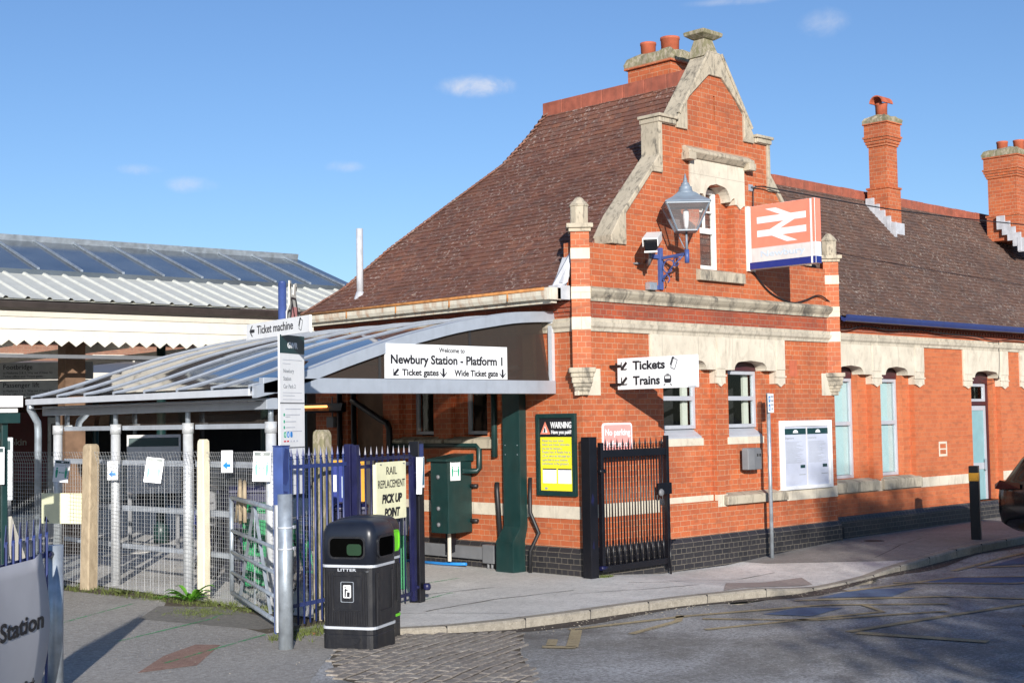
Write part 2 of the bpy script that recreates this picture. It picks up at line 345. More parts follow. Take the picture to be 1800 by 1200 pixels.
DARK = paint('dark_interior', (.02, .019, .02), .8, var=.3)
RUBBER = paint('black_cable', (.014, .014, .016), .5, b=0)
DKGUT = paint('black_gutter', (.035, .026, .022), .5, var=.2)
BANN = paint('banner_cloth', (.50, .50, .53), .5, var=.08, scale=2)
WOODD = paint('brown_timber', (.17, .10, .06), .6, var=.25)
MAROON = paint('maroon_paint', (.055, .015, .02), .4, var=.15)
BIN = paint('black_plastic', (.012, .0125, .016), .38, var=.12, scale=12, dirt=.4, dirtc=(.06, .056, .05), b=.12, bscale=240)
BINT = paint('dark_blue_black_plastic', (.010, .013, .022), .36, var=.15)
LIME = paint('lime_green', (.16, .62, .02), .4, var=.1)
GREENB = paint('bright_green', (.012, .23, .08), .4, var=.15)
YELLOW = paint('yellow', (.80, .74, .03), .5, var=.05, b=0)
PALEY = paint('pale_yellow_board', (.80, .78, .52), .5, var=.06, dirt=.1)
AMBER = paint('amber_band', (.62, .30, .02), .4, var=.1)
REDS = paint('faded_red_sign', (.82, .24, .16), .45, var=.06, dirt=.06)
PINK = paint('faded_pink', (.80, .33, .30), .45, var=.06)
NAVYS = paint('sign_navy', (.015, .03, .20), .4, var=.08)
GHOST = paint('ghost_blue', (.52, .62, .72), .5, var=.05, b=0)
GREYW = paint('grey_white', (.62, .61, .60), .5, var=.06, dirt=.35, dirtc=(.4, .38, .36))
LAMPG = paint('grey_lamp_paint', (.19, .235, .285), .45, var=.12, dirt=.1)
OPENSHADE = paint('opening_shade_black', (.002, .002, .002), .9, b=0, spec=0)
TEALD = paint('teal_door_panel', (.20, .37, .40), .35, var=.06, b=0)
BLIND = paint('pale_teal_blind', (.44, .56, .57), .6, var=.05, b=0)
CREAMI = paint('cream_reveal', (.62, .60, .52), .6, var=.03)
TEALG = paint('teal_poster', (.01, .12, .2), .4, b=0)
BLUES = paint('sign_blue', (.02, .22, .60), .4, b=0)
GREENS = paint('sign_green', (.02, .34, .2), .4, b=0)
GREYT = paint('grey_print', (.30, .32, .35), .6, b=0)
LGREYT = paint('light_grey_print', (.50, .52, .57), .6, b=0)
REDP = paint('red_print', (.62, .04, .05), .5, b=0)
SHEET = paint('white_roof_sheet', (.58, .585, .53), .5, var=.06, dirt=.35, dirtc=(.4, .38, .3))
GLAZR = paint('grey_roof_glazing', (.085, .10, .115), .16, var=.3, scale=1.2, b=0, spec=.8)
GREYS = paint('grey_hanging_sign', (.34, .355, .36), .5, b=0)
GLASS = glassmat('window_glass', (.92, .95, .95), .12)
GLASSL = glassmat('lantern_glass', (.92, .92, .92), .08, trans=((.6, .58, .58), .16))
FARB = brickmat('far_dark_brick', (.34, .16, .10), (.26, .12, .085), (.32, .25, .18), stain=.5)
GLASSB = glassmat('tinted_glazing', (.44, .37, .32), .12, trans=((.16, .135, .12), .22))
GLASSR = glassmat('roof_panel', (.11, .09, .08), .22, .04, trans=((.075, .073, .076), .84))
GLASSC = glassmat('clear_screen', (.78, .80, .80), .08)
CARP = paint('black_car_paint', (.008, .008, .010), .12, var=.1, b=0, spec=.8)
CARL = paint('red_lens', (.07, .003, .005), .12, var=.1, b=0)
CARG = paint('dark_glass', (.006, .007, .009), .08, b=0)
LEAF = paint('weed_leaf', (.09, .26, .02), .5, var=.35, scale=20)
GRASS = paint('grass_blade', (.10, .125, .03), .7, var=.4, scale=9)
BARK = paint('bark', (.09, .065, .045), .9, var=.3, scale=8, b=.5, bscale=25)
TLEAF = paint('tree_leaf', (.055, .09, .025), .6, var=.4, scale=2)
DRYLEAF = paint('dry_leaf', (.25, .12, .05), .7, var=.4, scale=30)
def emis(name, c, s):
    m, nt, bs, out = newmat(name); bs.inputs['Base Color'].default_value = (*c, 1); bs.inputs['Emission Color'].default_value = (*c, 1); bs.inputs['Emission Strength'].default_value = s; return m
HOT = emis('heater_element', (1, .42, .12), 2.2)
def salt(nt, v, col):
    a = ramp(nt, noise(nt, nd(nt, 'Mapping', {'Vector': v, 'Scale': (.55, 1.0, 1), 'Rotation': (0, 0, .5)}).outputs[0], .62, 7, .68, .5), ((.44, (0,)), (.62, (1,))))
    g = ramp(nt, noise(nt, v, 30, 5, .8), ((.40, (0,)), (.58, (1,))))
    col = mixc(nt, mth(nt, 'MULTIPLY', mth(nt, 'MULTIPLY', a, g), .75), col, (.60, .60, .60))
    return mixc(nt, ramp(nt, noise(nt, v, .9, 5, .6), ((.58, (0,)), (.72, (.6,)))), col, (.06, .052, .048))
ROAD = groundmat('road_asphalt', (.235, .225, .205), (.58, .57, .54), .75, extra=salt, sscale=52, bmp=.8)
FORE = groundmat('forecourt_asphalt', (.36, .335, .30), (.58, .56, .53), .8, sscale=48, bmp=.8)
PAVE = groundmat('worn_pavement', (.68, .66, .62), (.80, .78, .74), .5, sscale=60, big=.5)
PAVE_SHADED = groundmat('shaded_pavement', (.27, .255, .235), (.34, .33, .32), .5, sscale=60, big=.5)  # darker pavement tone, with shade put into the colour
KERB = groundmat('kerb_stone', (.33, .295, .24), (.46, .43, .37), .5, sscale=50, big=.8)
SOIL = groundmat('soil', (.10, .075, .045), (.3, .26, .2), .4, sscale=40)
REDT = groundmat('red_tarmac', (.33, .19, .14), (.5, .4, .34), .6, sscale=95)
def markmat(name, c, wear):
    m = groundmat(name, c, tuple(min(1, x * 1.25) for x in c), .5, sscale=70); nt = m.node_tree
    out = [n for n in nt.nodes if n.type == 'OUTPUT_MATERIAL'][0]; bs = [n for n in nt.nodes if n.type == 'BSDF_PRINCIPLED'][0]
    v = nd(nt, 'TexCoord').outputs['Object']; tr = nd(nt, 'BsdfTransparent')
    f = ramp(nt, mth(nt, 'ADD', mth(nt, 'MULTIPLY', noise(nt, v, 2.2, 6, .7), .6), mth(nt, 'MULTIPLY', noise(nt, v, 45, 3, .7), .5)), ((wear - .07, (1,)), (wear + .07, (0,))))
    L(nt, nd(nt, 'MixShader', {0: f, 1: bs.outputs[0], 2: tr.outputs[0]}).outputs[0], out.inputs[0]); return m
YMARK = markmat('worn_yellow_paint', (.44, .35, .2), .44)
BMARK = markmat('worn_blue_paint_marking', (.09, .15, .27), .43)
GMARK = markmat('green_spray_paint', (.06, .48, .17), .56)
def cobble():
    m, nt, bs, out = newmat('cobble_setts'); v = nd(nt, 'TexCoord').outputs['Object']
    mp = nd(nt, 'Mapping', {'Vector': v, 'Rotation': (0, 0, RAD(25))}).outputs[0]
    nz = nd(nt, 'TexNoise', {'Vector': v, 'Scale': 5.0, 'Detail': 3.0}); wob = nd(nt, 'VectorMath', {0: nz.outputs[1], 1: (.5, .5, .5)}, operation='SUBTRACT')
    vv = nd(nt, 'VectorMath', {0: mp, 1: nd(nt, 'VectorMath', {0: wob.outputs[0], 'Scale': .11}, operation='SCALE').outputs[0]}, operation='ADD').outputs[0]
    br = nd(nt, 'TexBrick', {'Vector': vv, 'Color1': (.36, .30, .24), 'Color2': (.23, .195, .165), 'Mortar': (.15, .115, .08), 'Scale': 1.0, 'Mortar Size': .014, 'Mortar Smooth': .6, 'Brick Width': .21, 'Row Height': .115})
    col = mixc(nt, ramp(nt, noise(nt, v, 70, 4, .7), ((.4, (0,)), (.7, (.5,)))), br.outputs[0], (.36, .34, .31))
    col = mixc(nt, ramp(nt, noise(nt, v, 1.1, 5, .7), ((.42, (0,)), (.7, (.7,)))), col, (.15, .12, .09))
    L(nt, col, bs.inputs['Base Color']); bs.inputs['Roughness'].default_value = .8
    bump(nt, bs, mth(nt, 'ADD', mth(nt, 'MULTIPLY', br.outputs['Fac'], -1.0), mth(nt, 'MULTIPLY', noise(nt, v, 40, 3), .4)), .9, .025); return m
COBB = cobble()

def settmat():
    m, nt, bs, out = newmat('stone_setts'); v = nd(nt, 'TexCoord').outputs['Object']; g = nd(nt, 'NewGeometry')
    col = ramp(nt, g.outputs['Random Per Island'], ((0, (.25, .22, .185)), (.35, (.31, .27, .23)), (.7, (.23, .205, .18)), (1, (.35, .315, .27))))
    n = noise(nt, v, 22, 5, .75); col = mixc(nt, ramp(nt, n, ((.42, (.6,)), (.52, (0,)))), col, (.16, .14, .12)); col = mixc(nt, ramp(nt, n, ((.55, (0,)), (.68, (.5,)))), col, (.5, .47, .42))
    col = mixc(nt, ramp(nt, noise(nt, v, 1.0, 5, .7), ((.45, (0,)), (.7, (.55,)))), col, (.18, .15, .12))
    L(nt, col, bs.inputs['Base Color']); bs.inputs['Roughness'].default_value = .85; bump(nt, bs, noise(nt, v, 40, 4), .5, .01); return m
SETT = settmat()
TACT = brickmat('tactile_paving', (.50, .42, .37), (.44, .37, .33), (.24, .21, .19), bw=.09, rh=.09, ms=.016, squash=1.0, stain=.5, dark=(.25, .22, .2))
CRACK = paint('crack', (.07, .065, .06), .9, b=0)
IRON = paint('cast_iron', (.06, .055, .05), .6, .3, var=.3, scale=20)
LINER = paint('green_bin_liner', (.004, .03, .008), .6, b=0)
# ---------------------------------------------------------------- ground
def interp(x, xs, ys):
    if x <= xs[0]: return ys[0]
    for i in range(len(xs) - 1):
        if x <= xs[i + 1]: return ys[i] + (ys[i + 1] - ys[i]) * (x - xs[i]) / (xs[i + 1] - xs[i])
    return ys[-1]
def pav_z(x): return interp(x, [-6, .3, 1.5, 3, 4.2, 6, 14], [0, 0, -.09, -.1, -.04, .04, .08])
def road_base(x): return interp(x, [-8, -5.6, -3.5, 0, 1.5, 3, 4.5, 6.5, 14], [0, -.01, -.1, -.1, -.115, -.125, -.13, -.08, -.05])
def kerb_y(x): return interp(x, [-4.9, -4.63, -4.13, -3.47, -2.7, -1.8, -.9, 0, .9, 2.1, 3.8, 5.3, 6.9, 8.4, 30], [-1.5, -1.7, -1.98, -2.14, -2.24, -2.29, -2.38, -2.57, -2.75, -2.64, -2.36, -2.27, -2.17, -2.1, -1.6])
def road_z(x, y):
    t = min(1, max(0, (-y - 1.2) / .8))
    if x > -4.75: t = 1
    return road_base(x) * t - (.25 if (x > -4.55 and y > kerb_y(x) + .1) else 0)
def kerb_y(x): return interp(x, [-4.9, -4.63, -4.13, -3.47, -2.7, -1.8, -.9, 0, .9, 2.1, 3.8, 5.3, 6.9, 8.4, 30], [-1.5, -1.7, -1.98, -2.14, -2.24, -2.29, -2.38, -2.57, -2.75, -2.64, -2.36, -2.27, -2.17, -2.1, -1.6])
def grid(name, xs, ys, zf, m):
    vs = [(x, y, zf(x, y)) for y in ys for x in xs]; n = len(xs)
    fs = [(j * n + i, j * n + i + 1, (j + 1) * n + i + 1, (j + 1) * n + i) for j in range(len(ys) - 1) for i in range(n - 1)]
    return struct(MB().add(vs, fs).build(name, m, recalc=False))
def frange(a, b, s): return [a + s * i for i in range(int(round((b - a) / s)) + 1)]
gx = [-900, -300, -100, -40, -20] + frange(-14, 14, .4) + [18, 30, 60, 120, 300, 900]
gy = [-900, -300, -100, -50, -25] + frange(-16, -2.4, .4) + frange(-2.2, -.6, .1) + [0, 1, 3, 6, 9, 10.8]
grid('road', gx, gy, road_z, ROAD)
grid('far_ground', [-900, -60, -20, 0, 20, 60, 900], [10.8, 11.2, 900], lambda x, y: -.9 if y > 11 else -.3, SOIL)
def sheet(name, pts, m, dz=.004, zf=road_z, sub=.35):
    """flat patch laid on the ground: subdivided so that it follows the surface below"""
    bm = bmesh.new(); f = bm.faces.new([bm.verts.new((x, y, 0)) for x, y in pts])
    x0, x1 = min(p[0] for p in pts), max(p[0] for p in pts); y0, y1 = min(p[1] for p in pts), max(p[1] for p in pts)
    def cut(v, ax):
        bmesh.ops.bisect_plane(bm, geom=bm.verts[:] + bm.edges[:] + bm.faces[:], plane_co=(v, 0, 0) if ax == 0 else (0, v, 0), plane_no=(1, 0, 0) if ax == 0 else (0, 1, 0))
    for v in [g for g in gx if x0 < g < x1]: cut(v, 0)
    for v in [g for g in gy if y0 < g < y1]: cut(v, 1)
    bmesh.ops.triangulate(bm, faces=[f for f in bm.faces if len(f.verts) > 4])
    for v in bm.verts: v.co.z = zf(v.co.x, v.co.y) + dz
    me = bpy.data.meshes.new(name); bm.normal_update()
    for f in bm.faces:
        if f.normal.z < 0: f.normal_flip()
    bm.to_mesh(me); bm.free(); me.materials.append(m)
    uv = me.uv_layers.new(name='UVMap').data
    for l in me.loops: uv[l.index].uv = me.vertices[l.vertex_index].co.xy
    o = bpy.data.objects.new(name, me); COL.objects.link(o); return struct(o)
sheet('forecourt', [(-40, -14), (-9.5, -6.6), (-7.2, -3.6), (-6.15, -2.5), (-5.0, -1.55), (-4.72, -1.3), (-4.72, 10), (-40, 10)], FORE)
CPOLY = [(-6.15, -2.55), (-6.7, -3.4), (-6.9, -5.2), (-5.72, -4.7), (-4.6, -3.4), (-3.6, -2.45), (-3.7, -2.16), (-4.2, -2.02), (-4.75, -1.75), (-5.6, -2.0)]
def inside(x, y, poly):
    c = False; n = len(poly)
    for i in range(n):
        (xa, ya), (xb, yb) = poly[i], poly[i - 1]
        if (ya > y) != (yb > y) and x < (xb - xa) * (y - ya) / (yb - ya) + xa: c = not c
    return c
sheet('cobble_bed', CPOLY, SOIL, .006)
cbm = MB()
for r in range(-32, 32):
    off = random.uniform(0, .2); yy = r * .118; u = -4.2
    while u < 4.2:
        w = random.uniform(.15, .22); uc = u + w / 2 + off; u += w + .008; x, y = rot2(uc, yy + .012 * math.sin(uc * 3 + r), RAD(24)); x -= 5.3; y -= 3.3
        if not inside(x, y, CPOLY): continue
        z = road_z(x, y) + .008 + random.uniform(-.002, .002); a = RAD(24 + random.uniform(-4, 4)); hw, hd = w / 2 - .004, .052 + random.uniform(-.004, .003); tx, ty = random.uniform(-.0022, .0022), random.uniform(-.002, .002)
        vs = []
        for zz, k in ((-.03, 1.0), (.0, 1.0), (.006, .80)):
            for sx, sy in ((-1, -1), (1, -1), (1, 1), (-1, 1)):
                px_, py_ = rot2(sx * (hw - (1 - k) * .05), sy * (hd - (1 - k) * .05), a); vs.append((x + px_ + random.uniform(-.003, .003), y + py_ + random.uniform(-.003, .003), z + zz + (sx * tx + sy * ty if zz > -.01 else 0)))
        cbm.add(vs, [(q * 4 + e, q * 4 + (e + 1) % 4, q * 4 + 4 + (e + 1) % 4, q * 4 + 4 + e) for q in range(2) for e in range(4)] + [(8, 9, 10, 11)])
struct(cbm.build('cobbles', SETT, recalc=False))
# pavement and kerb
pxs = sorted(set(frange(-4.7, 14, .3) + [0, .3, 1.5, 3, 4.2, 6] + [18, 24]))
vs, fs = [], []
def pav_strip(xa, xb, yn, name, m, y0f=lambda x: kerb_y(x) + .15, dz=0):
    X = [x for x in pxs if xa - 1e-6 <= x <= xb + 1e-6]; vs = []; K = 12
    for x in X:
        a = y0f(x); b = yn(x) if callable(yn) else yn
        vs += [(x, a + (b - a) * k / K, pav_z(x) + dz) for k in range(K + 1)]
    n = K + 1
    return struct(MB().add(vs, [(i * n + k, (i + 1) * n + k, (i + 1) * n + k + 1, i * n + k + 1) for i in range(len(X) - 1) for k in range(K)]).build(name, m, recalc=False))
pav_strip(-4.7, 0, 8.2, 'pavement', PAVE)
pav_strip(0, 24, .3, 'pavement', PAVE)
pav_strip(3.3, 24, .2, 'shaded_pavement', PAVE_SHADED, lambda x: kerb_y(x) + .16 + max(0, (4.5 - x) * 1.6), .004)  # dark overlay paints the shaded stretch of pavement, not wetness
kb = MB(); kx = frange(-4.78, 24, .12); gap = 0
ring = []
for x in kx:
    y = kerb_y(x); z = pav_z(x) + .002
    ring.append([(x, y + .012, -.5), (x, y + .006, z - .02), (x, y + .03, z), (x, y + .155, z + .002), (x, y + .155, -.5)])
for i in range(len(ring) - 1):
    kb.add(ring[i] + ring[i + 1], [(k, k + 1, k + 6, k + 5) for k in range(4)])
kb.add(ring[0], [(0, 1, 2, 3, 4)])
struct(kb.build('kerb', KERB))
jn = MB()
for x in frange(-4.2, 14, .915):
    y = kerb_y(x); z = pav_z(x); jn.obox((x, y + .08, z - .045), (.008, .15, .1))
struct(jn.build('kerb_joints', DARK))
gut = [(x, kerb_y(x) + .01) for x in frange(-4.2, 14, .4)] + [(x, kerb_y(x) - .18 - .1 * math.sin(x * 1.7)) for x in frange(-4.2, 14, .4)[::-1]]
sheet('gutter_grime', gut, groundmat('gutter_dirt', (.06, .045, .035), (.2, .16, .12), .4, sscale=50), .005)
# markings on the road and the forecourt
def stripe(name, pts, w, m, dz=.010):
    P = [Vector((*p, 0)) for p in pts]; a, b = [], []
    for i, p in enumerate(P):
        t = (P[min(i + 1, len(P) - 1)] - P[max(0, i - 1)]).normalized(); n = Vector((-t.y, t.x, 0)) * w / 2; a.append((p + n)[:2]); b.append((p - n)[:2])
    return sheet(name, a + b[::-1], m, dz)
for pts, w in (([(-4.2, -3.3), (-3.98, -3.53)], .16), ([(-4.0, -3.5), (-3.08, -2.7)], .12), ([(-4.06, -3.28), (-3.72, -2.98)], .1), ([(-3.1, -2.62), (-1.5, -2.95), (.2, -3.6), (1.2, -4.6)], .1),
               ([(-2.9, -3.3), (-1.9, -3.1), (-1.55, -2.85)], .09), ([(-2.2, -3.7), (.1, -4.4), (.5, -3.9)], .09), ([(-1.6, -3.2), (-.9, -4.2), (.6, -4.9)], .09), ([(-1.4, -5.0), (-1.1, -6.25)], .16),
               ([(-1.4, -4.9), (1.2, -5.2), (3.4, -5.4)], .1), ([(.3, -3.1), (1.8, -4.2), (2.6, -5.8)], .1), ([(1.5, -3.05), (3.8, -3.3), (5.6, -5.2)], .1), ([(2.7, -3.0), (3.6, -4.2), (5.2, -5.2)], .1),
               ([(4.5, -2.9), (7.3, -2.75), (10, -2.7)], .1), ([(5.0, -3.0), (6.4, -4.4)], .1), ([(1.9, -6.0), (5, -6.6)], .1)):
    stripe('road_marking', pts, w, YMARK)
for pts in ([(.7, -3.15), (1.7, -3.05), (2.4, -3.5), (1.4, -3.75)], [(2.9, -3.2), (3.7, -3.25), (4.6, -4.3), (3.6, -4.3)], [(5.2, -3.05), (9, -2.85), (9.4, -3.3), (5.9, -3.5)], [(-.9, -3.5), (-.2, -3.5), (.1, -3.9), (-.7, -4.0)]):
    sheet('road_marking', pts, BMARK, .008)
for pts in ([(-6.9, 1.35), (-5.35, 2.35)], [(-7.1, -.25), (-5.5, .45), (-5.2, .7)], [(-7.3, -1.65), (-5.75, -.95)], ):
    stripe('spray_line', pts, .035, GMARK, .009)
for pts in ([(-3.2, .75), (-1.9, 1.15), (-1.2, 1.25)], [(-3.0, -.1), (-2.3, .15)]):
    sheet('spray_line', [(p[0], p[1]) for p in pts] + [(p[0] + .02, p[1] - .05) for p in pts[::-1]], GMARK, .004, lambda x, y: pav_z(x))
sheet('red_tarmac_patch', [(-7.7, -1.9), (-7.15, -1.95), (-6.4, -1.15), (-6.55, -.95), (-7.1, -1.3)], REDT, .007)
sheet('damp_patch', [(-6.0, 1.1), (-5.6, -.6), (-5.1, -.7), (-4.9, 1.2), (-5.3, 1.9)], groundmat('damp_asphalt', (.21, .195, .17), (.36, .34, .3), .5, sscale=50), .006)
sheet('soil_strip', [(-4.95, 2.3), (-5.35, 1.7), (-5.5, .6), (-5.7, -.9), (-4.72, -.8), (-4.72, 2.4), (-5.2, 6.0), (-5.6, 6.0)], SOIL, .005)
sheet('tactile_paving', [(-.1, -2.36), (1.7, -2.42), (2.3, -1.85), (.75, -1.75)], TACT, .006, lambda x, y: pav_z(x))
def crack(pts):
    P_ = []
    for (a, b), (c, d) in zip(pts, pts[1:]): P_ += [(a + (c - a) * t / 6 + random.uniform(-.02, .02), b + (d - b) * t / 6 + random.uniform(-.02, .02)) for t in range(6)]
    P_.append(pts[-1]); w = [random.uniform(.004, .014) for _ in P_]
    sheet('pavement_crack', [(x, y + k) for (x, y), k in zip(P_, w)] + [(x, y - k) for (x, y), k in list(zip(P_, w))[::-1]], CRACK, .005, lambda x, y: pav_z(x))
for q in ([(-1.5, -1.1), (-.6, -1.5), (.2, -1.75)], [(-3.6, -.9), (-2.4, -.75), (-1.2, -.9)], [(-2.9, .3), (-1.6, .1)], [(.3, -1.1), (1.4, -1.35), (2.6, -1.2)], [(-.2, -.9), (1.0, -1.9)], [(-4.3, -.3), (-3.3, -1.5), (-3.0, -2.0)], [(4.6, -1.6), (7.2, -.9)], [(5.5, -2.0), (6.2, -.2)]): crack(q)
st_ = MB(); st_.lathe([(.17, 0), (.17, .006), (0, .006)], (6.35, -.52, pav_z(6.35)), 20); struct(st_.build('drain_cover', IRON))
st_ = MB(); st_.box(1.2, 1.62, -2.98, -2.72, -.13, -.108); struct(st_.build('gully_grating', IRON))
# platforms and track beyond
struct(MB().box(-40, 30, 8.4, 12.5, -.9, -.004).build('platform', PAVE))
struct(MB().box(-40, 40, 19.5, 60, -1.2, -.002).build('far_platform', PAVE_SHADED))
struct(MB().box(-40, 40, 19.35, 19.8, -1.2, .003).build('platform_edge', WHITEP))
struct(MB().box(-40, 40, 14.0, 15.5, -.9, -.55).build('track', SOIL))
# ---------------------------------------------------------------- the station building
B = thing('station_building', 'red brick station building with shaped stone gable, steep tiled roof and brick chimneys', 'building')
CX = 3.06
SM = lambda p: (p[1], -p[0], p[2])             # side wall: (u right seen from outside, depth inwards, z)
FM = lambda p: p
XM = lambda p: (p[0], p[1] + .1, p[2])         # extension wall stands 10 cm back
def arch(x0, x1, z0, zs, zc, n=5, r=.16):
    """flat-headed opening with rounded shoulders"""
    p = [(x0, z0), (x1, z0), (x1, zs)]
    for k in range(1, n + 1):
        a = math.pi / 2 * k / n; p.append((x1 - r + r * math.cos(a), zs + (zc - zs - .02) * math.sin(a)))
    p.append(((x0 + x1) / 2, zc))
    for k in range(n, 0, -1):
        a = math.pi / 2 * k / n; p.append((x0 + r - r * math.cos(a), zs + (zc - zs - .02) * math.sin(a)))
    p.append((x0, zs)); return p
def mir(pts): return [(CX + d, z) for d, z in pts]
half = [(3.06, 4.5), (2.3, 4.5), (2.3, 4.75), (1.34, 5.84), (1.34, 6.42), (.85, 6.42), (.85, 6.6), (.1, 7.4)]
gout = [(0, .36), (6.12, .36)] + mir(half) + [(2 * CX - x, z) for x, z in mir(half)[::-1]]
rect = lambda a, b, c, d: [(a, c), (b, c), (b, d), (a, d)]
bays = [(1.57, 2.92), (3.12, 4.45)]; gw = [(1.82, 2.68), (3.36, 4.20)]
wall = MB().plate(gout, 0, .3, [rect(a, b, .86, 2.95) for a, b in bays] + [rect(2.63, 3.5, 4.28, 5.58), rect(3.04, 3.08, 6.55, 6.95)])
wall.build('gable_wall', BRICK, B)
for (a, b), (c, d) in zip(bays, gw): MB().plate(rect(a - .02, b + .02, .84, 2.97), .1, .28, [rect(c, d, 1.78, 2.95)]).build('recessed_brick_panel', BRICK, B)
MB().plate(rect(2.6, 3.53, 4.26, 5.6), .16, .28, [rect(2.78, 3.32, 4.3, 5.58)]).build('recessed_brick_panel', BRICK, B)
MB().box(3.02, 3.1, .12, .28, 6.5, 7.0).build('slit_back', BRICK, B)
pl = MB()
prof = [(.05, -.4), (-.05, -.4), (-.05, .29), (-.0, .37), (.05, .37)]
pl.loft([[(x, y, z) for y, z in prof] for x in (-.05, 6.16)])
pl.loft([[(y, yy, z) for y, z in prof] for yy in (.051, 6.0)])
pl.loft([[(x, y + .1, z) for y, z in [(.05, -.4), (-.05, -.4), (-.05, .33), (-.0, .41), (.05, .41)]] for x in (6.14, 25)])
pl.build('plinth', BLUEB, B)
# side wall
sb = [(-2.66, -1.78), (-3.86, -2.94)]; sw = [(-2.46, -1.96), (-3.64, -3.14)]
ms = MB(SM).plate(rect(-6.0, -.301, .36, 3.72), .0, .3, [rect(a, b, 1.72, 2.95) for a, b in sb] + [rect(-5.15, -4.25, .36, 2.7)])
ms.build('side_wall', BRICK, B)
for (a, b), (c, d) in zip(sb, sw): MB(SM).plate(rect(a - .02, b + .02, 1.7, 2.97), .08, .28, [rect(c, d, 1.88, 2.9)]).build('recessed_brick_panel', BRICK, B)
# extension
eb = [(6.2, 7.43), (7.72, 8.86), (10.97, 12.15), (13.25, 14.35)]; ew = [(6.37, 7.15, 1.0), (7.86, 8.62, 1.0), (11.08, 12.04, .1), (13.4, 14.15, 1.0)]
ext = MB(XM).plate(rect(6.05, 25, .40, 3.62), 0, .3, [rect(a, b, .41 if w[2] < .5 else .98, 2.95) for (a, b), w in zip(eb, ew)])
ext.build('extension_wall', BRICKF, B)
for (a, b), w in zip(eb, ew): MB(XM).plate(rect(a - .02, b + .02, .42 if w[2] < .5 else .96, 2.97), .1, .28, [rect(w[0], w[1], .42 if w[2] < .5 else 1.02, 2.95)]).build('recessed_brick_panel', BRICKF, B)
# stone bands
st = MB()
def band(mb, x0, x1, yo, prof):
    mb.loft([[(x, yo + y, z) for y, z in prof] for x in (x0, x1)])
STR = [(.06, 3.70), (-.03, 3.70), (-.035, 3.74), (-.07, 3.78), (-.10, 3.83), (-.10, 3.86), (-.02, 3.9), (.06, 3.9)]
band(st, .12, 6.0, 0, STR)
st.build('string_course', STRING, B)
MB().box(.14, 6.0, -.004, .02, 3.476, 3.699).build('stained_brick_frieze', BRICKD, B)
lb = MB()
LOW = [(.06, 3.29), (-.025, 3.29), (-.03, 3.33), (-.055, 3.36), (-.065, 3.41), (-.04, 3.42), (-.05, 3.47), (.06, 3.475)]
band(lb, .12, 6.0, 0, LOW); band(lb, 6.2, 25, .1, LOW)
lb.build('window_band', STONE, B)
lb = MB(SM); band(lb, -5.9, -.12, 0, LOW); lb.build('window_band', STONE, B)
for a, b, y in ((.001, 1.575, 0), (1.585, 2.905, .085), (2.913, 3.14, 0), (4.47, 6.12, 0)): MB().box(a, b, y - .012, y + .05, .765, .945).build('stone_band', STONEP, B)
MB().box(6.16, 10.965, .088, .15, .78, .955).build('stone_band', STONEP, B); MB().box(12.157, 25, .088, .15, .78, .955).build('stone_band', STONEP, B)
MB(SM).box(-5.9, -.06, -.012, .05, .755, .925).build('stone_band', STONEP, B)
def sill(mb, x0, x1, y, z0, z1, pr=.09): mb.loft([[(x, y + a, z) for a, z in ((.12, z0), (-pr, z0), (-pr, z1 - .06), (-pr + .02, z1 - .045), (.12, z1))] for x in (x0, x1)])
for q in ((3.05, 4.62, 0, .79, .965, .09), (6.2, 7.5, .1, .80, 1.02, .07), (7.66, 8.95, .1, .80, 1.02, .07), (13.15, 14.45, .1, .80, 1.02, .07), (2.52, 3.64, 0, 4.12, 4.32, .08)):
    s2 = MB(); sill(s2, *q); s2.build('sill', STRING, B, .006)
for a, b in sb: s2 = MB(SM); sill(s2, a - .1, b + .12, 0, 1.70, 1.88, .06); s2.build('sill', STRING, B, .006)
for c, d in gw: MB().box(c - .04, d + .04, .085, .2, 1.68, 1.79).build('sill', STONEP, B, .005)
# stone window heads
wh = MB()
def head(mb, x0, x1, legs, ops, zb, zl, zt, zc):
    p = [(x0, zt)]
    low = []
    for a, b in sorted(legs): low.append((a, b, 'l'))
    for c, d in ops: low.append((c, d, 'o'))
    low.sort(); cur = [(x0, zb)]
    for a, b, t in low:
        if t == 'l': cur += [(a, zb), (a, zl), (b, zl), (b, zb)]
        else: cur += arch(a, b, zb, zb + .002, zc)[2:][::-1]
    cur.append((x1, zb)); out = []
    for q in p + cur + [(x1, zt)]:
        if not out or (abs(out[-1][0] - q[0]) > 1e-4 or abs(out[-1][1] - q[1]) > 1e-4): out.append(q)
    mb.plate(out, -.035, .2)
    for a, b in legs: mb.box(a - .015, b + .015, -.05, -.03, zl + .1, zl + .125); mb.plate([(a + .03, zl), ((a + b) / 2, zl - .05), (b - .03, zl)], -.034, .03)
    for a, b in legs: mb.box(a + .01, b - .01, -.048, -.03, zl + .22, zt)
wh = MB(); head(wh, 1.40, 4.68, [(1.40, 1.58), (2.91, 3.13), (4.44, 4.68)], gw, 2.80, 2.60, 3.288, 2.95)
wh.build('window_head', STONEP, B, .012); wh = MB(XM)
head(wh, 6.08, 9.18, [(7.42, 7.73), (8.85, 9.18)], [w[:2] for w in ew[:2]], 2.78, 2.62, 3.288, 2.93)
wh.build('window_head', STONEP, B, .012); wh = MB(XM)
head(wh, 10.66, 12.45, [(10.66, 10.98), (12.14, 12.45)], [ew[2][:2]], 2.76, 2.6, 3.288, 2.9)
wh.build('window_head', STONEP, B, .012); wh = MB(XM)
head(wh, 12.98, 14.66, [(12.98, 13.26), (14.34, 14.66)], [ew[3][:2]], 2.76, 2.6, 3.288, 2.9)
wh.build('window_head', STONEP, B, .012); wh = MB(SM)
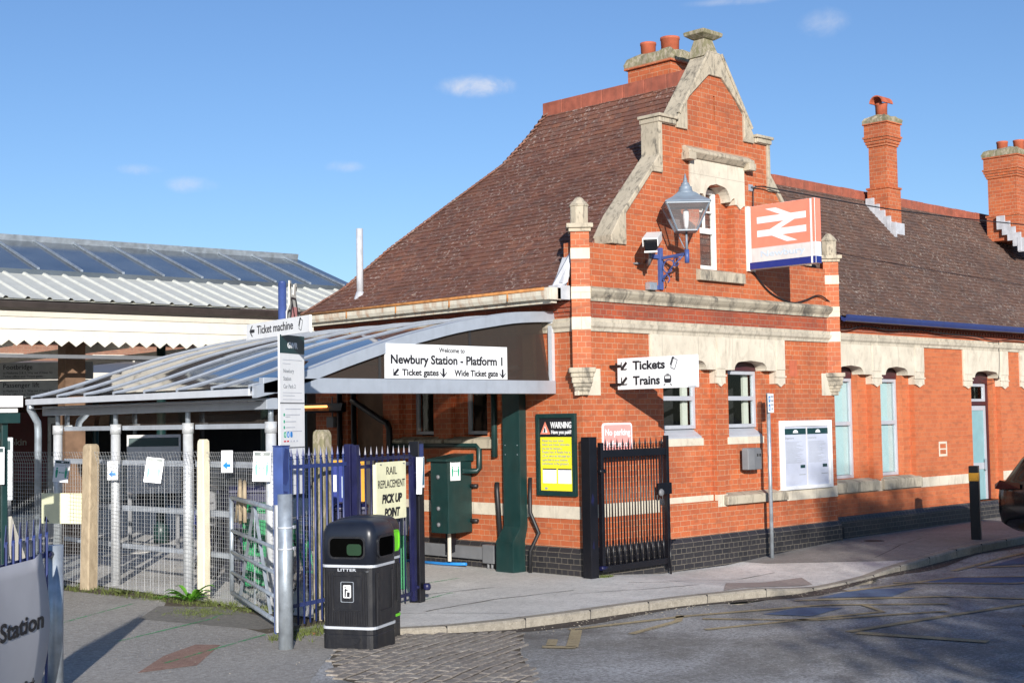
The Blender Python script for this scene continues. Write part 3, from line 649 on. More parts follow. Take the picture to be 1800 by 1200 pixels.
head(wh, sb[1][0] - .2, sb[0][1] + .2, [(sb[1][0] - .2, sb[1][0] + .01), (sb[1][1] - .01, sb[0][0] + .01), (sb[0][1] - .01, sb[0][1] + .2)], sorted(sw), 2.80, 2.60, 3.288, 2.95)
wh.build('window_head', STONEP, B, .012); wh = MB(SM)
head(wh, -1.1, -.86, [(-1.1, -.86)], [], 2.85, 2.62, 3.288, 2.9)
wh.build('window_head', STONEP, B, .012)
gh = MB()
op = arch(2.78, 3.34, 5.3, 5.36, 5.6, 6, .2)
pts = [(2.40, 5.95), (2.40, 5.33), (2.62, 5.33), (2.62, 5.42), (2.70, 5.42)] + [(x - .03 if x < 3.06 else x + .03, z) for x, z in op[2:][::-1]] + [(3.44, 5.42), (3.49, 5.42), (3.49, 5.33), (3.74, 5.33), (3.74, 5.95)]
gh.plate(pts, -.03, .22); gh.plate([(3.53, 5.33), (3.62, 5.27), (3.71, 5.33)], -.03, .03)
gh.build('window_head', STONEP, B, .01)
hm = MB(); hm.loft([[(x, y, z) for y, z in ((.05, 5.93), (-.06, 5.93), (-.13, 6.0), (-.13, 6.04), (-.03, 6.1), (.05, 6.1))] for x in (2.26, 3.88)])
for x0 in (2.24, 3.72): hm.box(x0, x0 + .17, -.15, .02, 5.88, 5.99)
hm.build('hood_mould', COPING, B, .008)
# gable coping
Ahalf = [(2.13, 4.52), (2.13, 4.97), (1.53, 5.63), (1.30, 5.63), (1.30, 6.36), (.98, 6.36), (.98, 6.44), (1.37, 6.44), (1.37, 5.90), (2.24, 4.95), (2.45, 4.64), (2.45, 4.52)]
Bhalf = [(.70, 6.34), (.70, 6.80), (.16, 7.25), (0, 7.25), (0, 7.62), (.12, 7.62), (.93, 6.50), (.95, 6.34)]
for s in (1, -1):
    cp = MB()
    for hh in (Ahalf, Bhalf):
        cp.plate([(CX + s * d, z) for d, z in hh], -.04, .31)
    a, b = sorted((CX + s * 1.41, CX + s * .96)); cp.box(a, b, -.09, .34, 6.442, 6.49)
    a, b = sorted((CX + s * 1.385, CX + s * 1.0)); cp.box(a, b, -.065, .325, 6.37, 6.438)
    q = Vector((s, 0, -1.0)).normalized()
    cp.bar((CX + s * .15, -.035, 7.61), (CX + s * .90, -.035, 6.56), .05, .05); cp.build('gable_coping', COPING, B, .012)
fi = MB(); fi.loft([[(CX + sx * w, .18 + sy * w * .8, z) for sx, sy in ((-1, -1), (1, -1), (1, 1), (-1, 1))] for z, w in ((7.55, .2), (7.72, .15), (7.84, .115), (7.85, .15), (7.9, .235), (7.95, .245), (7.965, .22))])
fi.build('finial', LICHEN, B, .006)
# corner piers with corbels and pinnacles
R45 = Matrix.Rotation(RAD(45), 3, 'Z'); R45b = Matrix.Rotation(RAD(-45), 3, 'Z')
for cx0, rr in ((.02, R45), (6.10, R45)):
    pb = MB(); c = (cx0, .02)
    def ob(mb, z0, z1, w): mb.obox((c[0], c[1], (z0 + z1) / 2), (w, w, z1 - z0), rr)
    ob(pb, 2.78, 4.62, .25); pb.build('pier', BRICK, B)
    for z0, z1 in ((3.71, 3.88), (4.25, 4.40), (3.30, 3.47)):
        sp = MB(); ob(sp, z0, z1, .262); sp.build('pier_band', STONEP, B, .004)
    cb = MB()
    for z0, z1, w in ((2.72, 2.79, .36), (2.66, 2.719, .31), (2.58, 2.659, .285), (2.53, 2.579, .25), (2.48, 2.529, .215), (2.42, 2.479, .17)): ob(cb, z0, z1, w)
    cb.build('corbel', STRING, B, .012)
    pc = MB()
    for z0, z1, w in ((4.62, 4.67, .3), (4.67, 4.73, .36)): ob(pc, z0, z1, w)
    pc.lathe([(.128, 4.731), (.128, 4.97), (.14, 4.975), (.14, 4.99), (.06, 5.08), (.035, 5.10), (0, 5.11)], (c[0], c[1], 0), 8, smooth=False, rot=RAD(22.5))
    pc.build('pinnacle', COPING, B, .006)
for q in ((-.1, .36), (5.75, 6.12)): MB().box(*q, -.008, .05, 2.42, 2.78).build('corbel_block', STONEP, B)
# brick frieze below the eaves
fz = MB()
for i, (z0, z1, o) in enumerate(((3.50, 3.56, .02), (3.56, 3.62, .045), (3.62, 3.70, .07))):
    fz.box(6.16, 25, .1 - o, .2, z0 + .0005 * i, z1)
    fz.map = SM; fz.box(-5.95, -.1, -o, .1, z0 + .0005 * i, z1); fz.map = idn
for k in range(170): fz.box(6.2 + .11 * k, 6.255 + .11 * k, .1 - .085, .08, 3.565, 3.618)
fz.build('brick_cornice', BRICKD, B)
# roofs
P = [(-.34, 3.79), (.33, 4.31), (.94, 4.98), (1.72, 5.72), (2.43, 6.38), (2.78, 6.86), (3.06, 7.32)]
ye, yr = 6.15, 3.46
mr_ = MB(); nP = len(P); vs = []
for x, z in P:
    t = (x - P[0][0]) / (CX - P[0][0]); yh = ye + (yr - ye) * t
    vs += [(x, .28, z), (x, yh, z), (2 * CX - x, yh, z), (2 * CX - x, .28, z)]
for i in range(nP - 1):
    a, b = 4 * i, 4 * (i + 1); last = i == nP - 2
    for k in range(3): mr_.add([vs[a + k], vs[a + k + 1], vs[b + k + 1], vs[b + k]], [(0, 1, 2, 3)] if not (k == 1 and last) else [(0, 1, 2)])
mr_.add(vs[:4], [(0, 1, 2, 3)])
mr_.add([vs[4 * i] for i in range(nP)] + [vs[4 * i + 3] for i in range(nP - 2, -1, -1)], [tuple(range(2 * nP - 1))])
ROOF = mr_.build('roof', TILE, B)
def arclen(pts):
    s = [0]
    for a, b in zip(pts, pts[1:]): s.append(s[-1] + math.hypot(b[0] - a[0], b[1] - a[1]))
    return s
def tile_courses(pts, span, place, gauge=.1, tw=.165):
    """lapped plain tiles laid course by course up the slope; each tile is its own little slab"""
    S = arclen(pts); mb = MB(); n = int(S[-1] / gauge)
    for r in range(n):
        s0 = gauge * r - .03; s1 = s0 + .165
        h0, z0 = interp(max(s0, 0), S, [p[0] for p in pts]), interp(max(s0, 0), S, [p[1] for p in pts]); h1, z1 = interp(min(s1, S[-1]), S, [p[0] for p in pts]), interp(min(s1, S[-1]), S, [p[1] for p in pts])
        if s0 < 0: k = (z1 - z0) / (h1 - h0); h0 += s0 * .72; z0 += s0 * .6
        u0, u1 = span(h0); u = u0 - (tw / 2 if r % 2 else 0) - .02; L_ = math.hypot(h1 - h0, z1 - z0); nx, nz = -(z1 - z0) / L_, (h1 - h0) / L_; wave = .006 * math.sin(r * .7)
        while u < u1:
            a, b = max(u + .002, u0), min(u + tw - .002, u1); u += tw
            if b - a < .03: continue
            j0, j1 = random.uniform(-.004, .006), random.uniform(-.004, .006); sl = random.uniform(-.006, .006) + wave * math.sin(u * 1.3)
            if random.random() < .012: sl -= .03; j0 += .008
            hx, hz = (h1 - h0) / L_ * sl, (z1 - z0) / L_ * sl
            o0, o1, o2 = .026, .012, .004
            q = []
            for uu, jj in ((a, j0), (b, j1)):
                q += [(uu, h0 + hx + nx * (o0 + jj), z0 + hz + nz * (o0 + jj)), (uu, h0 + hx + nx * (o1 + jj), z0 + hz + nz * (o1 + jj)), (uu, h1 + nx * o2, z1 + nz * o2)]
            q = [place(*p) for p in q]
            mb.add(q, [(0, 3, 5, 2), (0, 1, 4, 3), (0, 2, 1), (3, 4, 5)])
    return mb
hipy = lambda h: ye + (yr - ye) * (h - P[0][0]) / (CX - P[0][0])
tile_courses(P, lambda h: (.30, hipy(h) + .02), lambda u, h, z: (h, u, z)).build('roof_tiles', TILEG, ROOF)
ht = MB()
for i in range(64):
    t = i / 64; x = P[0][0] + (CX - P[0][0]) * t; z = interp(x, [p[0] for p in P], [p[1] for p in P]); y = ye + (yr - ye) * t
    for sgn in (1, -1):
        xx = x if sgn > 0 else 2 * CX - x
        d = Vector((sgn * (CX - P[0][0]), yr - ye, 3.3)).normalized()
        ht.bar(Vector((xx, y, z + .03)) - d * .08, Vector((xx, y, z + .012)) + d * .05, .17 + random.uniform(-.02, .02), .028)
ht.build('hip_tile', TILEG, ROOF)
rd = MB()
for k in range(7): rd.box(CX - .09, CX + .09, .4 + .45 * k, .4 + .45 * (k + 1) - .008, 7.20, 7.44 + random.uniform(-.004, .004))
rd.build('ridge_tile', RIDGE, ROOF, .008)
xr = MB(); ry, rz = 2.4, 6.52
EP = [(-.14, 3.74), (.35, 4.17), (1.4, 5.38), (2.4, 6.52)]
for i in range(3):
    a, b = EP[i], EP[i + 1]
    xr.add([(6.1 - i * .9 if i else 6.17, a[0], a[1]), (25, a[0], a[1]), (25, b[0], b[1]), (5.4 - i * .9, b[0], b[1])], [(0, 1, 2, 3)])
xr.add([(3.4, 2.4, 6.52), (25, 2.4, 6.52), (25, 5.6, 3.7), (3.4, 5.6, 3.7)], [(0, 1, 2, 3)])
xr.add([(25, -.14, 3.74), (25, 5.6, 3.7), (25, 2.4, 6.52), (25, 1.4, 5.38), (25, .35, 4.17)], [(0, 1, 2, 3, 4)])
xr.add([(6.17, -.14, 3.74), (25, -.14, 3.74), (25, 5.6, 3.7), (6.17, 5.6, 3.7)], [(0, 1, 2, 3)])
XROOF = xr.build('extension_roof', TILEB, B)
rd = MB()
tile_courses(EP, lambda h: (6.2, 19.0), lambda u, h, z: (u, h, z)).build('roof_tiles', TILEGB, XROOF)
for k in range(45): rd.box(4.2 + .46 * k, 4.2 + .46 * (k + 1) - .008, 2.3, 2.5, 6.43, 6.62 + random.uniform(-.005, .005))
rd.build('ridge_tile', RIDGE, XROOF, .008)
# gutters and flue
g = MB()
g.loft([[(-.42 + x, y, 3.80 + z) for x, z in ((.085, .05), (.07, -.03), (.02, -.085), (-.05, -.09), (-.075, -.04), (-.085, .05), (-.06, .05), (-.04, -.02), (.02, -.05), (.06, .05))] for y in (.16, 6.2)])
g.box(-.40, -.3, .16, 6.15, 3.66, 3.72); g.box(-.5, -.28, .10, .2, 3.70, 3.86)
GT = g.build('cream_gutter', RUSTG, B)
gl = MB(); gl.tube([(-.50, .2, 3.845), (-.50, 6.2, 3.845)], .024, 6)
for k in range(5): gl.tube([(-.505, .9 + 1.2 * k, 3.86), (-.508, .9 + 1.2 * k, 3.72)], .012, 5)
gl.build('rusty_rim', RUST, GT)
fl = MB(); fl.add([(-.3, .12, 3.82), (-.3, .30, 3.82), (-.02, .30, 4.25), (-.02, .12, 4.4), (-.14, .1, 3.95)], [(0, 1, 2, 3, 4)]); fl.box(-.34, -.10, .1, .27, 3.71, 3.9); fl.obox((-.08, .22, 4.1), (.1, .14, .4), Matrix.Rotation(RAD(25), 3, 'Y'))
fl.build('lead_flashing', LEAD, B)
g = MB(); g.loft([[(x, -.17 + a, 3.70 + b) for a, b in ((.06, .045), (.05, -.03), (.0, -.06), (-.05, -.05), (-.07, 0), (-.075, .05), (-.05, .05), (-.04, 0), (.04, .0))] for x in (6.2, 25)])
g.build('blue_gutter', BLUEP, B)
f = MB(); f.tube([(.10, 4.92, 4.0), (.10, 4.92, 5.22)], .055, 12); f.lathe([(.14, 0), (.085, .13), (.06, .2)], (.10, 4.92, 4.0), 10)
f.build('flue_pipe', LEAD, B)
# chimneys
def chimney(x0, x1, y0, y1, zb, prof, cap, pots, cowl=None):
    c = MB()
    for z0, z1, o, in prof: c.box(x0 - o, x1 + o, y0 - o, y1 + o, z0, z1)
    ch = c.build('chimney', BRICK, B)
    k = MB(); o = cap[2]; n = 5
    def rg(z, o, j): 
        r = []
        for ax, ay, bx, by in ((x0 - o, y0 - o, x1 + o, y0 - o), (x1 + o, y0 - o, x1 + o, y1 + o), (x1 + o, y1 + o, x0 - o, y1 + o), (x0 - o, y1 + o, x0 - o, y0 - o)):
            for q in range(6): t = q / 6; r.append((ax + (bx - ax) * t + random.uniform(-j, j), ay + (by - ay) * t + random.uniform(-j, j), z + random.uniform(-j, j)))
        return r
    k.loft([rg(cap[0], o, .004), rg(cap[0] + .05, o + .01, .012), rg(cap[1] - .05, o - .02, .02), rg(cap[1], o - .12, .02)]); k.build('mortar_cap', LICHEN, ch)
    for px_, py_, r, h in pots:
        p = MB(); p.lathe([(r * .94, cap[1] - .05), (r, cap[1] + h - .04), (r * 1.06, cap[1] + h - .035), (r * 1.06, cap[1] + h), (r * .85, cap[1] + h), (r * .8, cap[1] + .1)], (px_, py_, 0), 18); pt = p.build('chimney_pot', TERRA, ch)
        if cowl:
            w = MB(); zz = cap[1] + h
            w.loft([[(px_ + a, py_ + b, zz + c_) for b, c_ in [(math.cos(RAD(t)) * .155, math.sin(RAD(t)) * .15) for t in range(0, 181, 20)] + [(math.cos(RAD(t)) * .13, math.sin(RAD(t)) * .125) for t in range(180, -1, -20)]] for a in (-.2, .2)])
            w.build('cowl', TERRA, pt)
    return ch
chimney(3.17, 3.72, .92, 1.80, 7.0, ((6.5, 7.70, 0), (7.70, 7.735, .045)), (7.736, 7.94, .04), ((3.36, 1.52, .125, .19), (3.46, 1.15, .15, .22)))
def sh(dz): return [(a if i == 0 else a + dz, b + dz, o) for i, (a, b, o) in enumerate(((5.9, 6.68, .035), (6.68, 6.72, .055), (6.72, 7.55, 0), (7.55, 7.60, .025), (7.60, 7.66, .045), (7.66, 7.72, .065), (7.72, 7.76, .085), (7.76, 8.0, .06), (8.0, 8.03, .085)))]
chimney(10.97, 11.38, 1.74, 2.14, 6, sh(-.07), (7.961, 8.12, .08), ((11.17, 1.94, .12, .25),), True)
chimney(15.58, 16.5, 1.25, 1.92, 6, sh(-.24), (7.791, 7.97, .08), ((15.85, 1.68, .12, .19), (16.08, 1.40, .12, .21)))
for x0, y0 in ((10.93, 1.70), (15.48, 1.18)):
    lf = MB()
    for k in range(5): lf.box(x0 - .03 - .0015 * k, x0 + .012 + .001 * k, y0 - .16 + .12 * k, y0 - .02 + .12 * k + .04, 5.60 + .135 * k, 5.90 + .135 * k)
    lf.box(x0 - .04, x0 + (.50 if x0 < 12 else 1.02), y0 - .05, y0 + .03, 5.62, 5.92); 
    lf.build('lead_flashing', LEAD, B)
# windows
def window(mp, x0, x1, z0, z1, d, fr, bars_h=(), bars_v=(), fw=.055, inside=DARK, blind=None, strip=True, glass=GLASS, name='window'):
    w = MB(mp); w.plate(rect(x0, x1, z0, z1), d, d + .06, [rect(x0 + fw, x1 - fw, z0 + fw, z1 - fw)])
    for z in bars_h: w.box(x0 + fw, x1 - fw, d + .004, d + .056, z - fw * .6, z + fw * .6)
    for x, za, zb in bars_v: w.box(x - .014, x + .014, d + .008, d + .05, za, zb)
    o = w.build(name, fr, B, .004)
    MB(mp).box(x0 + fw * .5, x1 - fw * .5, d + .028, d + .034, z0 + fw * .5, z1 - fw * .5).build('pane', glass, o)
    MB(mp).box(x0 - .12, x1 + .12, d + .09, d + .75, z0 - .1, z1 + .1, skip=('f',)).build('room', inside, o)
    if strip: MB(mp).box(x1 - fw - .13, x1 - fw - .005, d + .10, d + .14, z0 + fw, z1 - fw).build('sunlit_reveal_strip', CREAMI, o)  # pale strip painted as the sunlit part of the inner reveal
    if blind:
        b = MB(mp); n = int((x1 - x0 - .1) / .085) + 1
        for k in range(n): xx = x0 + .06 + .085 * k; b.add([(xx, d + .075, z0 + .06), (xx + .088, d + .062, z0 + .06), (xx + .088, d + .062, z1 - .06), (xx, d + .075, z1 - .06)], [(0, 1, 2, 3)])
        b.build('blind', BLIND, o)
    return o
for c, d in gw:
    window(FM, c, d, 1.93, 2.80, .2, PVC, (2.38,)); MB().box(c + .002, d - .002, .185, .24, 2.801, 2.94).build('header_board', MAROON, B)
    MB().loft([[(x, y, z) for y, z in ((.26, 1.79), (.09, 1.79), (.09, 1.815), (.26, 1.929))] for x in (c + .003, d - .003)]).build('sill', PVC, B)
W3 = window(FM, 2.782, 3.318, 4.32, 5.56, .22, WHITEP, (4.92,), ((3.05, 4.95, 5.5),), .07, strip=False)
MB().box(2.85, 3.25, .226, .27, 5.20, 5.225).build('glazing_bar', WHITEP, W3)
for c, d, z in (ew[0], ew[1], ew[3]):
    window(XM, c, d, z + .02, 2.72, .22, PVC, (1.95,), (), .055, CREAMI, True, False); MB(XM).box(c + .002, d - .002, .21, .26, 2.721, 2.93).build('header_board', MAROON, B)
dm = MB(XM); dm.plate(rect(11.05, 12.06, .06, 2.93), .21, .30, [rect(11.10, 11.96, .10, 2.24), rect(11.10, 11.96, 2.31, 2.66)]); DF = dm.build('door_frame', MAROON, B)
dd = MB(XM); dd.plate(rect(11.11, 11.95, .11, 2.23), .22, .26, [rect(11.19, 11.87, .22, 1.0), rect(11.19, 11.87, 1.13, 2.14)]); DR = dd.build('door', PVC, DF, .004)
MB(XM).box(11.15, 11.91, .235, .245, .2, 2.16).build('door_panel', TEALD, DR); MB(XM).box(11.82, 11.85, .17, .21, .98, 1.2).build('handle', ALU, DR)
dt = MB(XM); dt.plate(rect(11.11, 11.95, 2.315, 2.655), .22, .26, [rect(11.17, 11.89, 2.365, 2.605)]); DT = dt.build('transom_window', PVC, DF)
MB(XM).box(11.15, 11.91, .235, .241, 2.33, 2.64).build('pane', GLASS, DT); MB(XM).box(11.0, 12.0, .5, .55, 2.2, 2.8).build('room', DARK, DT)
MB(XM).box(10.98, 12.14, -.02, .3, .0, .12).build('doorstep', KERB, DF)
for c, d in sw: window(SM, c, d, 1.9, 2.88, .16, PVC, (), (), .05)
MB(SM).box(-5.15, -4.25, .2, .26, .0, 2.7).build('side_door', WOODD, B)
# gable details: air brick, wall plaque stain, low vents
MB().box(4.85, 5.06, -.004, .03, 2.72, 2.98).build('air_brick', TERRA, B)
vb = MB(XM); vb.box(6.12, 6.36, -.062, -.045, .06, .24); vb.build('vent', DARK, B)
gf = MB(XM)
gf.plate(rect(9.68, 9.98, 1.31, 1.58), -.003, .02, [rect(9.72, 9.94, 1.35, 1.43), rect(9.72, 9.94, 1.455, 1.54)]); gf.build('mortar_patch', STONEP, B)
# unseen blocks added inside the building, so that no light leaks through
MB().box(.9, 5.3, 1.1, 5.9, .3, 3.7).build('light_block', DARK, B)
MB().box(5.9, 25, 1.2, 5.5, .3, 3.6).build('light_block', DARK, B)
# ---------------------------------------------------------------- glazed entrance canopy
CN = thing('glazed_canopy', 'curved grey glazed canopy over the station entrance, leaning against the brick side wall', 'canopy', (-2.3, 3.3, 0))
CO = (-2.3, 3.3)
CM = lambda p: (p[0] - CO[0], p[1] - CO[1], p[2])
ARC = [(0, 3.57), (-.74, 3.53), (-1.77, 3.37), (-2.73, 3.15), (-3.61, 2.89), (-4.11, 2.72), (-4.51, 2.61), (-4.96, 2.50)]
def arcz(x): return interp(-x, [-p[0] for p in ARC], [p[1] for p in ARC])
AX = [-.01 - 4.86 * k / 24 for k in range(25)]
def smooth_arc(x):
    # quadratic smoothing of the measured profile
    return (arcz(x - .2) + arcz(x) * 2 + arcz(x + .2 if x < -.2 else 0)) / 4
AZ = [smooth_arc(x) for x in AX]
Y0, Y1 = .57, 6.1
rp = MB(CM); n = len(AX)
rp.add([(x, y, z) for y in (Y0, Y1) for x, z in zip(AX, AZ)], [(i, i + 1, n + i + 1, n + i) for i in range(n - 1)], 0, True)
rp.add([(x, y, z - .012) for y in (Y0, Y1) for x, z in zip(AX, AZ)], [(i, i + 1, n + i + 1, n + i) for i in range(n - 1)], 0, True)
rp.build('roof_panel', GLASSR, CN)
def rib(y, w, h0, h1, m, name):
    r = MB(CM); r.loft([[(x, y - w / 2, z + h0), (x, y + w / 2, z + h0), (x, y + w / 2, z + h1), (x, y - w / 2, z + h1)] for x, z in zip(AX, AZ)]); return r.build(name, m, CN)
for k in range(8): rib(.64 + .78 * k, .034, -.02, .022, ALU, 'glazing_bar')
rib(.53, .09, -.13, .012, ALU, 'arch_frame')
for k in range(3): rib(2.2 + 1.8 * k, .05, -.09, -.02, ALU, 'arch_rafter')
MB(CM).box(-4.78, -.005, .485, .575, 2.45, 2.63).build('front_beam', ALU, CN, .008)
MB(CM).box(-4.66, -4.5, .6, 6.2, 2.27, 2.40).build('eaves_beam', ALU, CN, .006)
MB(CM).box(-.06, -.004, .5, .57, 2.63, 3.5).build('wall_upright', ALUL, CN)
MB(CM).box(-.075, -.002, .60, 6.2, 3.46, 3.53).build('wall_plate', ALU, CN)
gg = [(-4.55, 2.632)] + [(x, z - .12) for x, z in list(zip(AX, AZ))[::-1] if -4.5 < x < -.07] + [(-.07, 2.632)]
MB(CM).plate(gg, .545, .553).build('gable_glazing', GLASSB, CN)
for x in (-3.05, -1.55): MB(CM).box(x - .02, x + .02, .535, .543, 2.632, smooth_arc(x) - .125).build('glazing_post', DARK, CN)
MB(CM).box(-4.1, -.1, 1.1, 1.14, 2.82, 2.86).build('inner_rail', WOODD, CN)
eg = MB(CM); eg.loft([[(-4.88 + a, y, 2.515 + b) for a, b in ((-.03, -.09), (.1, -.09), (.13, -.02), (.1, -.02), (.08, -.06), (-.0, -.06), (-.0, -.01), (-.03, -.01))] for y in (.6, 6.2)]); eg.build('eaves_gutter', ALUL, CN)
MB(CM).box(-4.9, -4.70, .62, 6.2, 2.36, 2.37).build('soffit', GLASSR, CN)
POSTS = [(-4.52, .72), (-4.50, 2.55), (-4.54, 4.3), (-4.47, 6.1)]
for x, y in POSTS:
    p = MB(CM); p.tube([(x, y, 0), (x, y, 2.12)], .062, 14); p.tube([(x, y, 2.0), (x, y, 2.13)], .072, 14); PO = p.build('post', GALVL, CN)
    MB(CM).tube([(x, y, 2.12), (x, y, 2.36)], .033, 10).build('spigot', GALV, PO)
for z, h in ((2.08, .06), (1.62, .07), (1.02, .07), (.52, .06)):
    for (xa, ya), (xb, yb) in zip(POSTS, POSTS[1:]): MB(CM).bar((xa + .09, ya + .05, z), (xb + .09, yb - .05, z), .04, h).build('rail', ALU, CN)
MB(CM).add([(-4.40, .75, 2.08), (-4.40, 6.1, 2.08), (-4.40, 6.1, 2.36), (-4.40, .75, 2.36)], [(0, 1, 2, 3)]).build('side_glazing', GLASSB, CN)
dpm = MB(CM); dpm.tube([(-4.86, 6.15, 2.46), (-4.86, 6.15, 2.36), (-4.72, 6.22, 2.18), (-4.70, 6.24, 2.05), (-4.70, 6.24, .02)], .05, 12); dpm.build('downpipe', GALV, CN)
# green kiosk-style waiting shelter at the left edge
SH = thing('waiting_shelter', 'dark green framed waiting shelter with a grey slab roof at the left edge', 'shelter', (-6.75, 2.8, 0), -5)
MB().box(-3.2, .08, -.2, 1.6, 2.28, 2.34).box(-3.2, .12, -.25, 1.65, 2.341, 2.47).build('roof', GREYW, SH)
MB().box(-3.2, .1, -.22, -.18, 2.16, 2.275).build('fascia', GREENP, SH)
for x, y in ((-.05, -.12), (-1.4, -.12), (-.05, 1.5)): MB().box(x - .035, x + .035, y - .035, y + .035, 0, 2.28).build('post', GREENP, SH, .005)
for z in (2.02, 1.55, .9, .45): MB().box(-1.36, -.09, -.15, -.1, z - .035, z + .035).build('rail', GREENP, SH)
MB().box(-1.36, -.09, -.128, -.122, .2, 2.1).build('glass_panel', GLASSC, SH)
MB().add([(-.0, -.12, 1.1), (.05, -.10, 1.1), (.42, .2, .3), (.3, .2, .28), (-.0, -.1, .7)], [(0, 1, 2, 3, 4)]).build('leaning_board', CREAMP, SH)
def poster(parent, w, h, kind, head=HEADG, paper=SIGNW):
    """small notice in the XZ plane centred on the origin, facing -Y"""
    MB().box(-w / 2, w / 2, -.002, .004, -h / 2, h / 2).build('paper', paper, parent)
    if kind != 'arrow':
        MB().box(-w * .44, w * .44, -.0036, -.0021, h * .36, h * .47).build('header', head, parent)
        MB().box(-.07 * w, .07 * w, -.005, -.0037, h * .39, h * .44).build('logo', SIGNW, parent)
    if kind == 'distance':
        for k, ln in enumerate((.7, .5)): MB().box(-w * .38, -w * .38 + w * ln, -.0032, -.0021, h * (.29 - .05 * k), h * (.305 - .05 * k)).build('print_line', GREYT, parent)
        g = MB()
        for sx in (-1, 1):
            x = sx * w * .3; g.plate([(x - .05 * w, -.3 * h), (x + .05 * w, -.3 * h), (x + .085 * w, -.02 * h), (x + .05 * w, .08 * h), (x - .05 * w, .08 * h), (x - .085 * w, -.02 * h)], -.0035, -.0021)
            g.plate([(x + .07 * w * math.cos(a * .785), .13 * h + .035 * h * math.sin(a * .785)) for a in range(8)], -.0035, -.0021)
        g.build('figures', GREENS, parent)
        MB().plate([(-.19 * w, -.06 * h), (-.1 * w, -.1 * h), (-.1 * w, -.075 * h), (.1 * w, -.075 * h), (.1 * w, -.1 * h), (.19 * w, -.06 * h), (.1 * w, -.02 * h), (.1 * w, -.045 * h), (-.1 * w, -.045 * h), (-.1 * w, -.02 * h)], -.0035, -.0021).build('double_arrow', GREENS, parent)
    if kind == 'arrow':
        for k, ln in enumerate((.5, .66)): MB().box(-w * .2, -w * .2 + w * ln, -.0032, -.0021, h * (.28 - .1 * k), h * (.31 - .1 * k)).build('print_line', LGREYT, parent)
        MB().plate([(-.38 * w, -.18 * h), (0, -.36 * h), (0, -.25 * h), (.3 * w, -.25 * h), (.3 * w, -.11 * h), (0, -.11 * h), (0, 0)], -.0035, -.0021).build('arrow', BLUES, parent)
    if kind == 'hand':
        MB().plate([(-.22 * w, -.2 * h), (.22 * w, -.2 * h), (.3 * w, .04 * h), (-.3 * w, .04 * h)], -.0035, -.0021).build('symbol', GREENS, parent)
def notice(name, label, loc, rz, w, h, kind, group='notices fixed to the fence and posts'):
    t = thing(name, label, 'notice', loc, rz, group); poster(t, w, h, kind); return t
notice('notice', 'notice with a green hand symbol on the green shelter post at the left edge', (-6.93, 2.66, 1.68), -40, .22, .42, 'hand')
# ---------------------------------------------------------------- wire mesh fence with concrete posts
MF = thing('mesh_fence', 'silver weldmesh fence with a bent top strip running below the glazed canopy', 'fence', (-4.9, 3, 0))
path = [(-5.75, 8.2), (-4.93, 4.05), (-4.50, 2.15), (-4.60, -.30)]
wm = MB(); OX, OY = -4.9, 3
for (xa, ya), (xb, yb) in zip(path, path[1:]):
    Ls = math.hypot(xb - xa, yb - ya); nn = int(Ls / .05); d = Vector((xb - xa, yb - ya, 0)) / Ls; nv = Vector((-d.y, d.x, 0))
    if nv.x > 0: nv = -nv
    A = Vector((xa - OX, ya - OY, 0))
    for k in range(nn + 1):
        b = A + d * (Ls * k / nn); j = nv * random.uniform(-.008, .008)
        wm.tube([b + Vector((0, 0, .01)), b + Vector((0, 0, .9)) + j, b + Vector((0, 0, 1.62)), b + nv * .06 + Vector((0, 0, 1.78))], .0023, 3, cap=False)
    for k in range(36):
        z = .03 + .0497 * k; o = nv * (.06 * max(0, z - 1.62) / .16)
        q = [A + d * (Ls * t / 6) + o + Vector((0, 0, z + random.uniform(-.006, .006))) for t in range(7)]; wm.tube(q, .0021, 3, cap=False)
wm.build('wire_mesh', WIRE, MF, recalc=False)
def conc_post(label, x, y, w, h, m, lean=(0, 0)):
    t = thing('concrete_post', label, 'post', (x, y, 0), 12, 'concrete fence posts'); t.rotation_euler = (RAD(lean[0]), RAD(lean[1]), RAD(12))
    b = MB(); n = 7; a = w / 2
    rings = []
    for z, k in ((-.05, 1), (h * .3, 1.0), (h * .6, .985), (h * .8, .97), (h - .06, .95), (h - .02, .86), (h, .62)):
        rings.append([(x_ * a * k + random.uniform(-.003, .003), y_ * a * k + random.uniform(-.003, .003), z) for x_, y_ in ((-1, -.8), (-.8, -1), (.8, -1), (1, -.8), (1, .8), (.8, 1), (-.8, 1), (-1, .8))])
    b.loft(rings); b.build('shaft', m, t); return t
conc_post('rough brown concrete fence post, leftmost in the mesh fence', -5.02, 4.12, .17, 1.88, CONC, (0, 1.2))
conc_post('cream painted smooth concrete fence post beside a silver canopy post', -4.56, 2.10, .118, 1.93, CONCL)
conc_post('thick concrete post with yellow lichen behind the blue palisade', -4.64, -.42, .165, 2.03, LICHEN)
